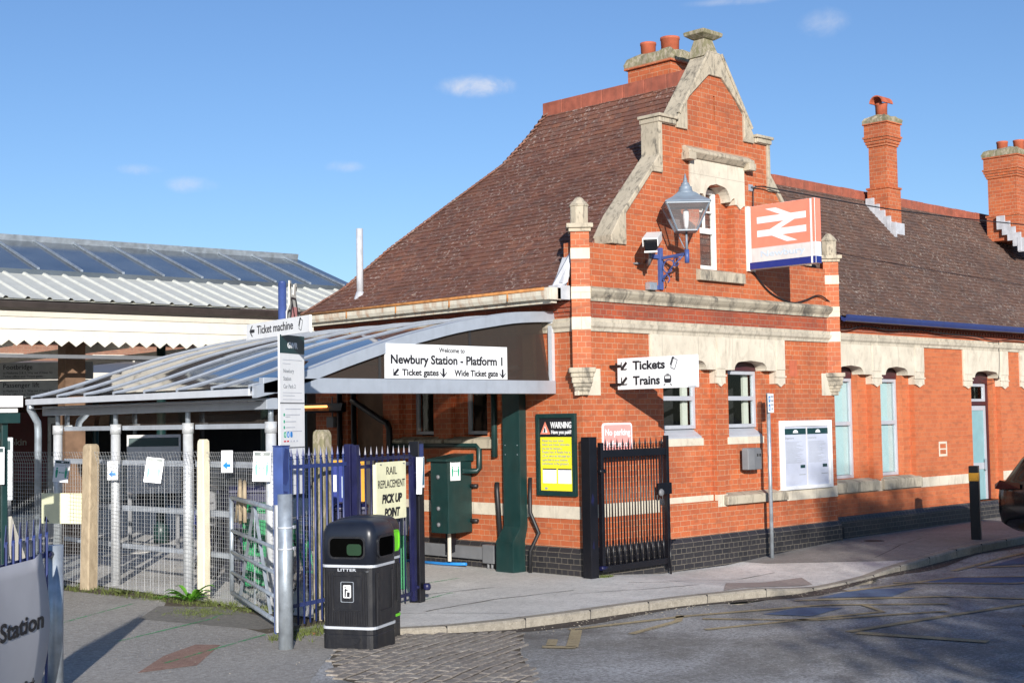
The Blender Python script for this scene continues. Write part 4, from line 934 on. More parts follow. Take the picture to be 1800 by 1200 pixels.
# notices on the fence
notice('notice', 'curled notice with green figures, left of the brown concrete post', (-5.10, 4.72, 1.52), -52, .2, .29, 'distance').rotation_euler = (RAD(-8), RAD(5), RAD(-40))
notice('notice', 'curled notice with green figures, left of the cream concrete post', (-4.80, 2.86, 1.55), -52, .21, .31, 'distance').rotation_euler = (RAD(-10), RAD(7), RAD(-38))
notice('notice', 'notice with green figures strapped to the silver post beside the field gate', (-4.69, .66, 1.62), -42, .2, .34, 'distance').rotation_euler = (RAD(-4), RAD(2), RAD(-38))
notice('notice', 'white notice with a blue arrow on the silver post between two concrete posts', (-4.66, 4.16, 1.52), -40, .14, .25, 'arrow')
notice('notice', 'white notice with a blue arrow hanging alone on the mesh right of the cream post', (-4.70, 1.36, 1.67), -62, .15, .26, 'arrow')
yb = thing('warning_board', 'stained pale yellow board tied to the mesh left of the brown concrete post', 'board', (-5.09, 4.72, 1.03), -62); MB().plate(rrect(-.32, .32, -.2, .2, .012), 0, .008).build('panel', PALEY, yb)
MB().plate([(-.28, -.17), (-.2, -.18), (-.26, -.1)], -.003, -.0005).build('tear', DARK, yb)
# ---------------------------------------------------------------- field gate
FG = thing('field_gate', 'galvanised tubular field gate swung back against the mesh fence', 'gate', (-5.66, -1.05, 0), 0)
gd = Vector((-4.55 + 5.66, 1.50 + 1.05, 0)); GL = gd.length; FG.rotation_euler = (0, 0, math.atan2(gd.y, gd.x))
b = MB(); b.tube([(.06, 0, .08), (.06, 0, 1.26)], .028, 10); b.tube([(GL, 0, .12), (GL, 0, 1.24)], .028, 10)
for z in (.12, .36, .60, .85, 1.24): b.tube([(.06, 0, z), (GL, 0, z)], .021 if .2 < z < 1 else .026, 10)
b.build('gate_frame', GALV, FG)
for x in (GL * .52 - .9, GL * .52, GL * .52 + .9): MB().bar((GL * .52, -.026, 1.24), (x, -.026, .14), .035, .006).build('brace', GALV, FG)
for x0 in (GL - .25, GL - .55): MB().tube([(x0 + .25, -.05, .95), (x0 + .08, -.07, 1.36), (x0 + .0, -.06, 1.44), (x0 - .06, -.05, 1.36), (x0 - .12, -.04, .98)], .022, 8).build('stay', CONC, FG)
MB().obox((.0, 0, .66), (.075, .06, 1.26)).build('hanging_stile', GALVL, FG)
# ---------------------------------------------------------------- blue palisade and its gate leaf
def finial(mb, x, z, s=1.0): mb.lathe([(.008 * s, 0), (.02 * s, .012 * s), (.008 * s, .022 * s), (.017 * s, .04 * s), (.012 * s, .06 * s), (0, .13 * s)], (x, 0, z), 6, smooth=False)
def railing(name, label, a, b, h, npick, mat_p, cat, rails=(.25, 1.66), zb=.05, pickw=.022):
    a = Vector((*a, 0)); b = Vector((*b, 0)); d = b - a; Lr = d.length
    t = thing(name, label, cat, a, math.degrees(math.atan2(d.y, d.x)))
    for z in rails: MB().box(0, Lr, -.008, .008, z - .02, z + .02).build('rail', mat_p, t)
    for k in range(npick):
        x = Lr * (k + .5) / npick; m = MB(); m.tube([(x, 0, zb), (x, 0, h - .13)], pickw / 2, 8); finial(m, x, h - .13); m.build('picket', mat_p, t)
    return t, Lr
PF, _l = railing('palisade_fence', 'short run of blue spear-topped railings behind the litter bins', (-5.47, -.96), (-4.50, -.66), 1.86, 10, BLUEP, 'fence')
BP = thing('gate_post', 'square bright blue steel post at the left end of the spear-topped railings', 'post', (-5.58, -1.0, 0), 17)
MB().box(-.06, .06, -.06, .06, 0, 1.87).build('shaft', BLUEL, BP, .004); MB().box(-.063, .063, -.063, .063, 1.871, 1.885).build('cap', BLUEP, BP)
sm = MB(); sm.plate([(-.05, 1.5), (.0, 1.48), (.04, 1.55), (.03, 1.7), (.045, 1.84), (-.02, 1.86), (-.05, 1.7)], -.0625, -.0605); sm.plate([(-.05, 1.2), (.02, 1.2), (.03, 1.3), (.02, 1.42), (-.04, 1.43)], -.0625, -.0605); sm.build('paint_run', BLUEP, BP)
LG, LL = railing('railing_gate', 'blue-black spear-topped gate leaf carrying the pick up point sign', (-4.42, -.74), (-3.24, -.27), 1.84, 10, DKBLUE, 'gate', (.12, 1.62, 1.70))
for x in (-.02, LL + .01): MB().box(x - .03, x + .03, -.03, .03, .03, 1.70 if x > 0 else 1.86).build('stile', DKBLUE, LG)
for z in (.12, 1.45): MB().tube([(LL + .02, -.02, z + .06), (LL + .13, -.03, z + .06)], .022, 8).build('hinge', DKBLUE, LG)
GP = thing('gate_post', 'black square post carrying the hinges of the blue-black gate leaf', 'post', (-3.12, -.21, 0), 22)
MB().box(-.065, .065, -.065, .065, 0, 1.87).build('shaft', BLACKP, GP, .004); MB().box(-.05, .05, -.069, -.067, 1.68, 1.84).build('plate', BLUEP, GP)
MB().lathe([(.03, 0), (.045, .02), (.045, .06), (.03, .08)], (.02, -.11, .14), 10).build('hinge_knob', DKBLUE, GP)
GP2 = thing('gate_post', 'dark post between the blue railings and the blue-black gate leaf', 'post', (-4.46, -.66, 0), 17); MB().box(-.035, .035, -.04, .04, 0, 1.87).build('shaft', DKBLUE, GP2, .004)
RR = thing('pick_up_sign', 'cream rail replacement pick up point sign tied to the blue-black gate leaf', 'sign', (-3.83, -.60, 1.02), 21.8)
MB().plate(rrect(-.34, .34, 0, .64, .012), -.01, 0).build('panel', PALEY, RR, .002)
MB().box(-.35, -.342, -.008, .03, .02, .62).build('side_flange', PALEY, RR)
text('RAIL', .125, SIGNB, RR, 0, .50, -.012, 'CENTER', width=.24); text('REPLACEMENT', .125, SIGNB, RR, 0, .355, -.012, 'CENTER', width=.62)
text('PICK UP', .13, SIGNB, RR, 0, .19, -.012, 'CENTER', .006, .46, .18); text('POINT', .13, SIGNB, RR, .0, .035, -.012, 'CENTER', .006, .36, .18)
for x in (-.25, .28): MB().lathe([(.012, 0), (.012, .01), (0, .012)], (x, -.015, .61), 8).build('fixing', GREYBOX, RR)
LH = thing('leaflet_sign', 'small white and teal notice clipped to the black hinge post', 'notice', (-3.13, -.30, 1.50), 22)
MB().plate(rect(-.09, .09, -.17, .19), 0, .012).build('panel', SIGNW, LH); MB().plate([(.08, -.14), (.08, .18), (.01, .18), (-.04, -.14)], -.002, -.0005).build('wedge', TEALG, LH); MB().box(-.035, .025, -.004, -.0025, -.11, -.03).build('label', SIGNW, LH)
MB().obox((-.085, -.03, -.03), (.008, .07, .42), Matrix.Rotation(RAD(6), 3, 'Y')).build('fold', SIGNW, LH)
# ---------------------------------------------------------------- signpost
SPO = thing('signpost', 'tall blue signpost with a ticket machine finger, cycle symbol and long white information board', 'signpost', (-5.40, -.78, 0), 0)
MB().tube([(0, 0, 0), (0, 0, 3.56)], .043, 14).lathe([(.043, 3.555), (.03, 3.58), (0, 3.585)], n=14).build('pole', BLUEL, SPO)
def sub(name, parent, loc, rz):
    o = bpy.data.objects.new(name, None); COL.objects.link(o); o.parent = parent; o.location = loc; o.rotation_euler = (0, 0, RAD(rz)); return o
IB = MB(); IB.map = lambda p: (*rot2(p[0], p[1], RAD(25)), p[2])
class SubMB(MB):
    def __init__(s, rz, loc): s.__dict__.update(MB().__dict__); s.v, s.f, s.m, s.sm = [], [], [], []; s.map = lambda p: tuple(a + b for a, b in zip((*rot2(p[0], p[1], RAD(rz)), p[2]), loc))
def pboard(rz, loc): return SubMB(rz, loc)
b = MB(); b.box(-.075, .435, 0, .02, 1.37, 3.02); IBO = b.build('information_board', SIGNW, SPO); IBO.location = (-.045, -.075, 0); IBO.rotation_euler = (0, 0, RAD(25))
MB().box(-.075, .435, -.004, -.001, 2.83, 3.019).build('header', HEADG, IBO)
text('GWR', .085, SIGNW, IBO, .18, 2.885, -.006, 'CENTER', .003)
text('Newbury', .058, GREYT, IBO, -.01, 2.63, -.003); text('Station', .058, GREYT, IBO, -.01, 2.55, -.003); text('Car Park 2', .058, GREYT, IBO, -.01, 2.47, -.003)
for z, l in ((2.76, .4), (2.72, .16), (2.42, .4), (2.39, .25), (2.35, .4)): MB().box(-.02, -.02 + l, -.003, -.0005, z, z + .006).build('print_line', LGREYT, IBO)
for z in (2.31, 1.85): MB().box(-.075, .435, -.004, -.001, z, z + .012).build('panel_joint', GREYBOX, IBO)
for z, l in ((2.25, .32), (2.19, .3), (2.17, .1), (2.12, .22), (2.06, .2), (2.02, .34), (1.78, .24), (1.73, .3), (1.59, .3), (1.57, .24), (1.52, .16), (1.46, .22)): MB().box(.03, .03 + l, -.003, -.0005, z, z + .009).build('print_line', LGREYT, IBO)
for z in (2.19, 2.12, 2.06, 1.73, 1.59, 1.52): MB().plate(rrect(-.005, .02, z - .01, z + .02, .008), -.003, -.0005).build('print_mark', GREENS, IBO)
for k, mm in enumerate((GREENS, BLUES, BLUES)): MB().plate(rrect(-.0 + .065 * k, .045 + .065 * k, 1.96, 2.02, .02), -.003, -.0005, [rrect(.012 + .065 * k, .033 + .065 * k, 1.97, 2.01, .01)] if k < 2 else []).build('print_mark', mm, IBO)
for k in range(5): MB().box(.0 + .062 * k, .04 + .062 * k, -.003, -.0005, 1.915, 1.93).build('print_mark', REDP if k < 2 else LGREYT, IBO)
FGR = MB().box(-.78, .76, -.012, .012, 2.965, 3.135); FGO = FGR.build('finger_sign', SIGNW, SPO); FGO.location = (-.055, -.0, .04); FGO.rotation_euler = (0, 0, RAD(-100))
text('Ticket machine', .125, SIGNB, FGO, -.50, 3.018, -.0135, 'LEFT', .001, .88)
def arrow(parent, cx, cz, s, ang, m=SIGNB, y=-.0135, w=.25):
    p = [(-.5, 0), (-.02, .46), (.16, .46), (-.18, w / 2 + .02), (.5, w / 2), (.5, -w / 2), (-.18, -w / 2 - .02), (.16, -.46), (-.02, -.46)]
    MB().plate([(cx + s * a, cz + s * c) for a, c in [rot2(q[0], q[1], RAD(ang)) for q in p]], y, y + .0015).build('arrow', m, parent)
arrow(FGO, -.63, 3.055, .13, 0)
def ticket_icon(parent, cx, cz, s, y=-.0135):
    q = lambda pts: [(cx + s * a, cz + s * c) for a, c in [rot2(p[0], p[1], RAD(-22)) for p in pts]]
    MB().plate(q(rrect(-.26, .3, -.5, .5, .06)), y, y + .0012, [q(rrect(-.2, .24, -.44, .44, .04))]).build('ticket_icon', SIGNB, parent); MB().plate(q([(-.42, -.2), (-.28, -.3), (-.28, .45), (-.1, .55), (-.3, .6), (-.42, .5)]), y, y + .0012).build('ticket_icon', SIGNB, parent)
ticket_icon(FGO, .56, 3.05, .11)
cyo = MB(); cyo.plate([(-.27, -.12), (.27, -.12), (.30, .06), (.2, .2), (.12, .22), (.10, .42), (.15, .47), (.12, .53), (.03, .5), (.0, .36), (-.09, .36), (-.1, .54), (-.17, .54), (-.17, .22), (-.28, .12)], 0, .012); CY = cyo.build('cycle_sign', CREAMP, SPO); CY.location = (.13, -.02, 3.16); CY.rotation_euler = (0, 0, RAD(37)); CY.scale = (.82, 1, .78)
ring = lambda cx, cz, r0, r1: ([(cx + r1 * math.cos(k * .3491), cz + r1 * math.sin(k * .3491)) for k in range(18)], [(cx + r0 * math.cos(k * .3491), cz + r0 * math.sin(k * .3491)) for k in range(18)])
for cx in (-.17, .18): o_, h_ = ring(cx, .04, .085, .115); MB().plate(o_, -.003, -.0008, [h_]).build('cycle_symbol', SIGNB, CY)
MB().box(-.1, .12, -.004, -.0008, .0, .2).build('red_panel', PINK, CY); MB().box(-.12, .08, -.004, -.0008, .3, .325).build('cycle_symbol', SIGNB, CY)
for p in ([(-.17, .04), (-.1, .26)], [(.18, .04), (.06, .3)], [(-.12, .3), (.0, .06)], [(-.14, .44), (-.14, .5)], [(.1, .42), (.1, .48)]): MB().bar((p[0][0], -.0035, p[0][1]), (p[1][0], -.0035, p[1][1]), .022, .003).build('cycle_symbol', SIGNB, CY)
# ---------------------------------------------------------------- round posts and the banner fence
def rpost(label, x, y, r, h, tilt=0): 
    t = thing('round_post', label, 'post', (x, y, 0), 30, 'galvanised round posts'); t.rotation_euler = (0, RAD(tilt), RAD(30))
    MB().tube([(0, 0, -.05), (0, 0, h)], r, 20).build('tube', GALV, t); return t
RP = rpost('galvanised round post strapped to the railings in front of the blue post', -6.10, -1.80, .069, 1.44, .0)
for z in (.92, 1.12):
    s_ = MB(); s_.lathe([(.071, z), (.0735, z), (.0735, z + .016), (.071, z + .016)], n=20); s_.obox((.07, -.05, z + .008), (.05, .03, .03)); s_.build('strap', ALUL, RP)
rpost('galvanised round post with rust stains in the bottom left foreground', -8.54, -2.10, .064, 1.16)
BE = Vector((-8.66, -2.2)); BF = BE - Vector((math.cos(RAD(46)), math.sin(RAD(46)))) * 2.53; 
FF, FL = railing('palisade_fence', 'blue pointed palisade behind the white station banner at bottom left', BF, BE, 1.33, 0, BLUEP, 'fence', (.3, 1.1))
for k in range(17):
    x = FL - .04 - .15 * k; m = MB(); m.plate([(x - .034, .05), (x + .034, .05), (x + .034, 1.26), (x, 1.40), (x - .034, 1.26)], -.012, -.008); m.plate([(x - .034, .05), (x - .02, .05), (x - .02, 1.28), (x - .034, 1.26)], -.03, -.0121); m.build('pale', BLUEP, FF)
MB().tube([(FL - .02, 0, 1.1), (FL + .12, 0, 1.09)], .03, 8).build('bracket', DKBLUE, FF)
BN = thing('banner', 'grey-white station car park banner bulging from the blue palisade, bottom left', 'banner', (BE.x - .26, BE.y - .29, 0), 46)
bn = MB(); U = [-2.4 + 2.4 * k / 14 for k in range(15)]; Z = [.1 + 1.02 * k / 10 for k in range(11)]
def bz(u, z): return -.05 - .05 * math.sin((z - .1) * 2.9) - .03 * math.sin(u * 2.2 + z)
WARP[BN.name] = bz
def edge(u, z): return u + (0 if u < -.2 else (u + .2) / .2 * (-.07 + .14 * math.sin((1.15 - z) * 2.4)))
vs = [(edge(u, z), bz(u, z), z + (.04 if z > 1 and u > -.1 else 0)) for z in Z for u in U]; nU = len(U)
bn.add(vs, [(j * nU + i, j * nU + i + 1, (j + 1) * nU + i + 1, (j + 1) * nU + i) for j in range(10) for i in range(14)], 0, True)
bo = bn.build('cloth', BANN, BN); md = bo.modifiers.new('s', 'SOLIDIFY'); md.thickness = .003
text('Station', .18, SIGNB, BN, -.07, .60, -.005, 'RIGHT', .004, .80); text('Park', .11, SIGNB, BN, -.13, .16, -.005, 'RIGHT', .001)
# ---------------------------------------------------------------- litter bins
def litter_bin(label, loc, rz, lime, group='litter bins'):
    t = thing('litter_bin', label, 'litter bin', loc, rz, group); w, d = .272, .27
    def ring(z, k, r=.075, n=4, o=0): return [(x, y, z) for x, y in rrect(-w * k - o, w * k + o, -d * k - o, d * k + o, r, n)]
    b = MB(); b.loft([ring(.0, 1.0), ring(.145, 1.0), ring(.15, .99), ring(.155, 1.0), ring(.2, 1.0)]); b.build('base', BIN, t)
    b = MB(); b.loft([ring(.225, .975), ring(.77, .985)]); body = b.build('body', BIN, t)
    r_ = MB()
    for fx in range(2):
        for k in range(17):
            x = -.2 + .025 * k
            lo, hi = (.24, .36) if (abs(x) < .14) else (.24, .72)
            q = (lambda p: p) if fx == 0 else (lambda p: (-p[1] * 1.035, p[0], p[2]))
            r_.map = q; r_.box(x - .004, x + .004, -.2735, -.26, lo, hi)
    r_.map = idn; r_.build('flutes', BIN, body)
    b = MB(); b.plate(rrect(-.15, .15, .37, .70, .01), -.2745, -.26, [rrect(-.14, .14, .38, .69, .008)]); b.build('door_frame', BIN, body)
    for z in (.2, .772): MB().loft([ring(z, 1.0, o=.004), ring(z + .024, 1.0, o=.004)]).build('silver_band', LIME if lime and z < .5 else ALUL, t)
    h = MB(); h.loft([ring(.797, 1.0), ring(1.06, 1.0), ring(1.1, .99), ring(1.15, .93), ring(1.185, .8, .07), ring(1.205, .5, .05), ring(1.212, .3, .03)], smooth=True); hood = h.build('hood', BINT, t)
    for q, nm in ((lambda p: p, 'front'), (lambda p: (-p[1] * 1.035, p[0], p[2]), 'side')):
        a = MB(q); a.plate(rrect(-.175, .175, .865, 1.045, .045), -.2712, -.23); a.build('aperture', LIME if (lime and nm == 'side') else OPENSHADE, hood)  # solid plate; its black stands in for the dark inside the opening
        a = MB(q); a.plate(rrect(-.19, .19, .85, 1.06, .055), -.278, -.26, [rrect(-.172, .172, .868, 1.042, .042)]); a.build('aperture_rim', LIME if (lime and nm == 'side') else BIN, hood)
    a = MB(); a.plate(rrect(-.0, .15, .885, .99, .03), -.2722, -.2713); a.build('liner', GREENB if lime else LINER, hood)
    MB().plate(rrect(-.2, .2, .735, .768, .004), -.2745, -.27).build('name_strip', BIN, body); text('LITTER', .038, ALUL, body, 0, .737, -.2765, 'CENTER', .0005, .19)
    MB().plate(rrect(-.066, .066, .45, .64, .012), -.2735, -.26, [rrect(-.062, .062, .454, .636, .01)]).build('badge_frame', ALU, body)
    MB().plate(rrect(-.038, .038, .49, .61, .01), -.276, -.26).build('badge', SIGNW, body)
    ic = MB(); ic.plate([(.0, .50), (.028, .50), (.03, .545), (.0, .545)], -.2772, -.2761); ic.plate([(-.025, .50), (-.012, .50), (-.008, .56), (.012, .552), (.012, .56), (-.012, .578), (-.025, .57)], -.2772, -.2761); ic.plate([(-.018 + .008 * math.cos(k), .588 + .008 * math.sin(k)) for k in range(6)], -.2772, -.2761); ic.build('litter_figure', SIGNB, body)
    MB().lathe([(.018, 0), (.018, .006), (0, .007)], (.21, -.275, .735), 10).build('lock', GREYBOX, body)
    e = MB(); e.plate([(.12 * math.cos(a) * 1.1, .12 + .075 * math.sin(a)) for a in [RAD(180 + 15 * k) for k in range(13)]], -.278, -.26); e.build('kick_recess', BIN, t)
    if lime: MB().box(.275, .2785, -.21, -.19, .35, .6).build('lime_stripe', LIME, body)
    return t
litter_bin('black litter bin nearest the camera, with a silver band and litter badge', (-5.49, -2.14, -.02), -63, False)
litter_bin('black litter bin with lime green opening, half hidden behind the other', (-5.06, -1.70, -.03), -63, True)
# ---------------------------------------------------------------- signs and fittings on the walls
WS = thing('welcome_sign', 'white welcome sign naming the station and platform, on the canopy gable glazing', 'sign', (-1.965, .50, 2.85), 0)
MB().box(-1.03, 1.03, -.02, .02, -.215, .215).build('panel', SIGNW, WS, .003)
text('Welcome to', .085, SIGNB, WS, .05, .12, -.0225, 'CENTER', .0015, width=.44)
text('Newbury Station - Platform 1', .155, SIGNB, WS, 0, -.03, -.0225, 'CENTER', .0045, 1.90)
text('Ticket gates', .112, SIGNB, WS, -.78, -.175, -.0225, 'LEFT', .003, .60); text('Wide Ticket gate', .112, SIGNB, WS, .09, -.175, -.0225, 'LEFT', .003, .77)
for x, a in ((-.88, 45), (-.1, 90), (.94, 90)): arrow(WS, x, -.14, .12, a, y=-.0225)
TS = thing('ticket_sign', 'white two-line Tickets and Trains sign projecting from the gable wall', 'sign', (.58, 0, 2.70), -90)
MB().box(.14, 1.51, -.02, .02, -.21, .215).build('panel', SIGNW, TS, .003); MB().box(.14, 1.51, -.0215, -.0205, .004, .008).build('joint', LGREYT, TS)
MB().box(1.36, 1.5, -.0215, -.0205, -.204, -.195).build('label', GREYT, TS)
for z in (.11, -.14): MB().box(0, .2, -.03, .03, z - .02, z + .02).build('bracket', BLACKP, TS, .004)
text('Tickets', .165, SIGNB, TS, .42, .055, -.022, 'LEFT', .005, .56); text('Trains', .165, SIGNB, TS, .42, -.15, -.022, 'LEFT', .005, .47)
arrow(TS, .255, .105, .15, 45, y=-.0225); arrow(TS, .255, -.1, .15, 45, y=-.0225); ticket_icon(TS, 1.13, .11, .14, -.0225)
ti = MB(); ti.plate(rrect(.96, 1.08, -.14, -.035, .03), -.0225, -.0206, [rrect(.975, 1.065, -.085, -.05, .01)]); ti.plate([(.97, -.15), (.985, -.15), (.965, -.175), (.945, -.175)], -.0225, -.0206); ti.plate([(1.055, -.15), (1.07, -.15), (1.095, -.175), (1.075, -.175)], -.0225, -.0206); ti.plate(rect(1.0, 1.04, -.03, -.02), -.0225, -.0206); ti.build('train_icon', SIGNB, TS)
BR = thing('station_sign', 'square red double-arrow box sign projecting from the upper gable', 'sign', (3.86, 0, 4.83), -90)
MB().box(.04, 1.25, -.075, .075, -.48, .49).build('case', SIGNW, BR, .004); MB().box(.0, .05, -.09, .09, -.5, .5).build('wall_flange', WHITEP, BR, .003)
MB().box(.10, 1.246, -.079, -.0755, -.16, .487).build('red_face', REDS, BR); MB().box(.10, 1.246, -.079, -.0755, -.375, -.161).build('name_panel', GREYW, BR); MB().box(.06, 1.247, -.0795, -.0755, -.478, -.376).build('blue_band', NAVYS, BR)
MB().box(1.2505, 1.253, -.07, .07, -.16, .487).build('red_edge', REDS, BR); MB().box(1.2505, 1.253, -.07, .07, -.478, -.376).build('blue_band', NAVYS, BR); MB().box(1.17, 1.20, -.083, -.0792, -.478, .487).build('seam', SIGNW, BR)
text('Newbury', .13, GHOST, BR, .66, -.305, -.081, 'CENTER', .002, .8)
# double arrow: two bars and the zig-zag between them
cx, cz, kx, kz = .655, .165, .092, .083
da = MB()
da.plate([(cx + kx * a, cz + kz * b) for a, b in ((-4.8, .55), (4.8, .55), (4.8, 1.75), (1.9, 1.75), (-1.0, 3.1), (-3.1, 3.1), (-.1, 1.75), (-4.8, 1.75))], -.083, -.0791)
da.plate([(cx + kx * a, cz + kz * b) for a, b in ((4.8, -.75), (-4.8, -.75), (-4.8, -1.95), (-1.9, -1.95), (1.0, -3.3), (3.1, -3.3), (.1, -1.95), (4.8, -1.95))], -.083, -.0791)
da.plate([(cx + kx * a, cz + kz * b) for a, b in ((-2.3, -.752), (-.2, -.752), (2.6, .548), (.5, .548))], -.083, -.0791)
da.build('double_arrow', SIGNW, BR)
# lantern
LN = thing('wall_lantern', 'grey four-sided lantern on a blue scrolled wall bracket', 'lantern', (1.67, 0, 3.93), -90)
k = MB(); k.box(-.0, .05, -.035, .035, 0, .60); k.box(0, .02, -.14, -.036, .0, .06); k.box(.0, .035, -.18, -.036, .44, .50); BK = k.build('bracket', BLUEL, LN, .004)
k = MB(); k.bar((.05, 0, .45), (.47, 0, .47), .035, .04); k.tube([(.51, 0, .34), (.51, 0, .53)], .034, 12); k.build('arm', BLUEL, BK)
k = MB()
for c, r, a0, a1 in (((.17, .31), .12, 0, 330), ((.32, .37), .075, 20, 340), ((.12, .15), .07, -60, 240)):
    k.tube([(c[0] + r * (1 - .4 * t / 14) * math.cos(RAD(a0 + (a1 - a0) * t / 14)), 0, c[1] + r * (1 - .4 * t / 14) * math.sin(RAD(a0 + (a1 - a0) * t / 14))) for t in range(15)], .009, 6)
k.tube([(.05, 0, .12), (.12, 0, .2), (.26, 0, .33), (.44, 0, .45)], .011, 6); k.build('scroll', BLUEL, BK)
def sq(z, w, y=0): return [(.51 + a * w, y + b * w, z) for a, b in ((-1, -1), (1, -1), (1, 1), (-1, 1))]
LR = Matrix.Rotation(RAD(45), 3, 'Z')
def rotl(p): q = LR @ Vector((p[0] - .51, p[1], 0)); return (.51 + q.x, q.y, p[2])
k = MB(); k.tube([(.51, 0, .53), (.51, 0, .80)], [.02, .014], 8); k.tube([(.47, 0, .55), (.40, 0, .68), (.36, 0, .76), (.42, 0, .80)], .008, 5); k.build('stem', LAMPG, LN)
fr = MB(rotl); zb, zt, wb, wt = .79, 1.16, .14, .30
for i in range(4):
    a, b = sq(zb, wb)[i], sq(zt, wt)[i]; fr.bar(a, b, .018, .018)
    fr.bar(sq(zb, wb)[i], sq(zb, wb)[(i + 1) % 4], .018, .018); fr.bar(sq(zt, wt)[i], sq(zt, wt)[(i + 1) % 4], .024, .024)
fr.loft([sq(zb - .012, wb), sq(zb - .01, wb * .9)]); fr.build('lantern_frame', LAMPG, LN)
g_ = MB(rotl); g_.loft([sq(zb + .012, wb - .006), sq(zt - .012, wt - .006)], cap=False); g_.build('glazing', GLASSL, LN)
rf = MB(rotl); rf.loft([sq(zt + .01, .325), sq(zt + .03, .315), sq(zt + .10, .20), sq(zt + .17, .12)]); rf.map = idn
rf.lathe([(r_, z_ - .075) for r_, z_ in ((.125, 1.39), (.125, 1.42), (.105, 1.43), (.09, 1.48), (.095, 1.49), (.07, 1.505), (.055, 1.54), (.06, 1.545), (.035, 1.56), (.025, 1.60), (.03, 1.605), (.02, 1.62), (.008, 1.68), (0, 1.69))], (.51, 0, 0), 14); rf.build('roof_cap', LAMPG, LN)
lb2 = MB(); lb2.lathe([(.02, .82), (.03, .86), (.045, 1.0), (.04, 1.08), (.0, 1.12)], (.51, 0, 0), 10); lb2.build('bulb', SIGNW, LN)
# camera, junction box
CT = thing('security_camera', 'white hooded security camera on a curved arm below the lantern', 'camera', (1.16, -.0, 4.26), 0); CT.scale = (1.2, 1.2, 1.2)
k = MB(); k.tube([(.22, .02, .06), (.1, -.1, .0), (-.05, -.24, -.02), (-.1, -.30, .04), (-.12, -.32, .12)], .02, 8); k.lathe([(.05, .0), (.05, .02)], (.0, 0, 0), 8); k.build('arm', GREYBOX, CT)
cd = Vector((-.80, -.52, -.28)).normalized(); cu = Vector((0, 0, 1)); cs = cd.cross(cu).normalized(); cu = cs.cross(cd); CR = Matrix((cs, cd, cu)).transposed(); c0 = Vector((-.10, -.34, .22))
k = MB(); k.obox(c0 + CR @ Vector((0, .0, .0)), (.15, .36, .13), CR); k.build('body', BLACKP, CT, .02)
k = MB(); k.obox(c0 + CR @ Vector((0, -.01, .076)), (.18, .44, .02), CR); k.obox(c0 + CR @ Vector((.085, -.01, .03)), (.012, .44, .09), CR); k.obox(c0 + CR @ Vector((-.085, -.01, .03)), (.012, .44, .09), CR); k.build('sun_hood', WHITEP, CT, .008)
k = MB(); k.obox(c0 + CR @ Vector((0, .185, -.02)), (.13, .012, .09), CR); k.build('lens', CARG, CT)
k = MB(); k.obox(c0 + CR @ Vector((.0, .187, -.075)), (.15, .02, .02), CR); k.build('lip', WHITEP, CT)
JB = thing('junction_box', 'small grey junction box sitting on the weathered string course', 'box', (1.42, -.06, 3.90)); MB().box(-.08, .08, -.04, .05, .01, .12).build('case', GALV, JB, .006)
# poster case, no parking plate
PC = thing('warning_poster', 'dark green framed yellow warning poster on the brick side wall', 'poster', (0, .48, 1.06), -90)
MB().plate(rect(-.37, .37, 0, 1.12), -.05, 0, [rect(-.315, .31, .06, 1.06)]).build('frame', GREENP, PC, .004); MB().box(-.32, .315, -.028, -.002, .05, 1.07).build('backing', SIGNB, PC)
MB().box(-.30, .295, -.031, -.0285, .07, .80).build('yellow_sheet', YELLOW, PC); text('WARNING', .115, SIGNW, PC, .1, .925, -.031, 'CENTER', .004, .40); text('Have you paid?', .07, SIGNW, PC, .1, .845, -.031, 'CENTER', .002, .38)
MB().plate([(-.30, .84), (-.11, .84), (-.205, 1.01)], -.031, -.0285).build('triangle', REDS, PC); MB().plate([(-.255, .86), (-.16, .86), (-.205, .95)], -.0335, -.0312).build('triangle_symbol', SIGNW, PC); MB().plate([(-.23, .865), (-.2, .865), (-.195, .925), (-.215, .925)], -.036, -.0337).build('triangle_symbol', SIGNB, PC)
for i, l in enumerate(('Please buy your ticket', 'before you travel, otherwise', 'you may be charged a', 'Penalty Fare. A Penalty Fare is', '\u00a320 or twice the full single fare', 'applicable to your journey', '(whichever is the greater).')): text(l, .05, GREYT, PC, -.265, .735 - .052 * i, -.0325, 'LEFT', 0, width=min(.53, .0185 * len(l)))
for x0, x1 in ((-.26, -.0), (.03, .28)):
    MB().box(x0, x1, -.033, -.0312, .17, .355).build('white_panel', SIGNW, PC); MB().box(x0, x1, -.0335, -.0312, .3555, .372).build('black_strip', SIGNB, PC)
    for q in range(5): MB().box(x0 + .02, x1 - .03, -.0338, -.0331, .195 + .027 * q, .199 + .027 * q).build('print_line', LGREYT, PC)
MB().plate([(-.2 + .03 * math.cos(q * .7), .10 + .016 * math.sin(q * .7)) for q in range(9)], -.033, -.0312).build('print_mark', GREYT, PC)
NP = thing('parking_sign', 'faded red no parking plate on the gable wall above the black gate', 'sign', (.68, 0, 1.58))
MB().plate(rrect(-.31, .31, 0, .46, .05), -.012, 0).build('border', SIGNW, NP); MB().plate(rrect(-.285, .285, .025, .435, .035), -.0145, -.0122).build('face', PINK, NP)
text('No parking', .125, SIGNW, NP, 0, .29, -.016, 'CENTER', .002, .52); text('in front of', .125, SIGNW, NP, 0, .13, -.016, 'CENTER', .002, .46)
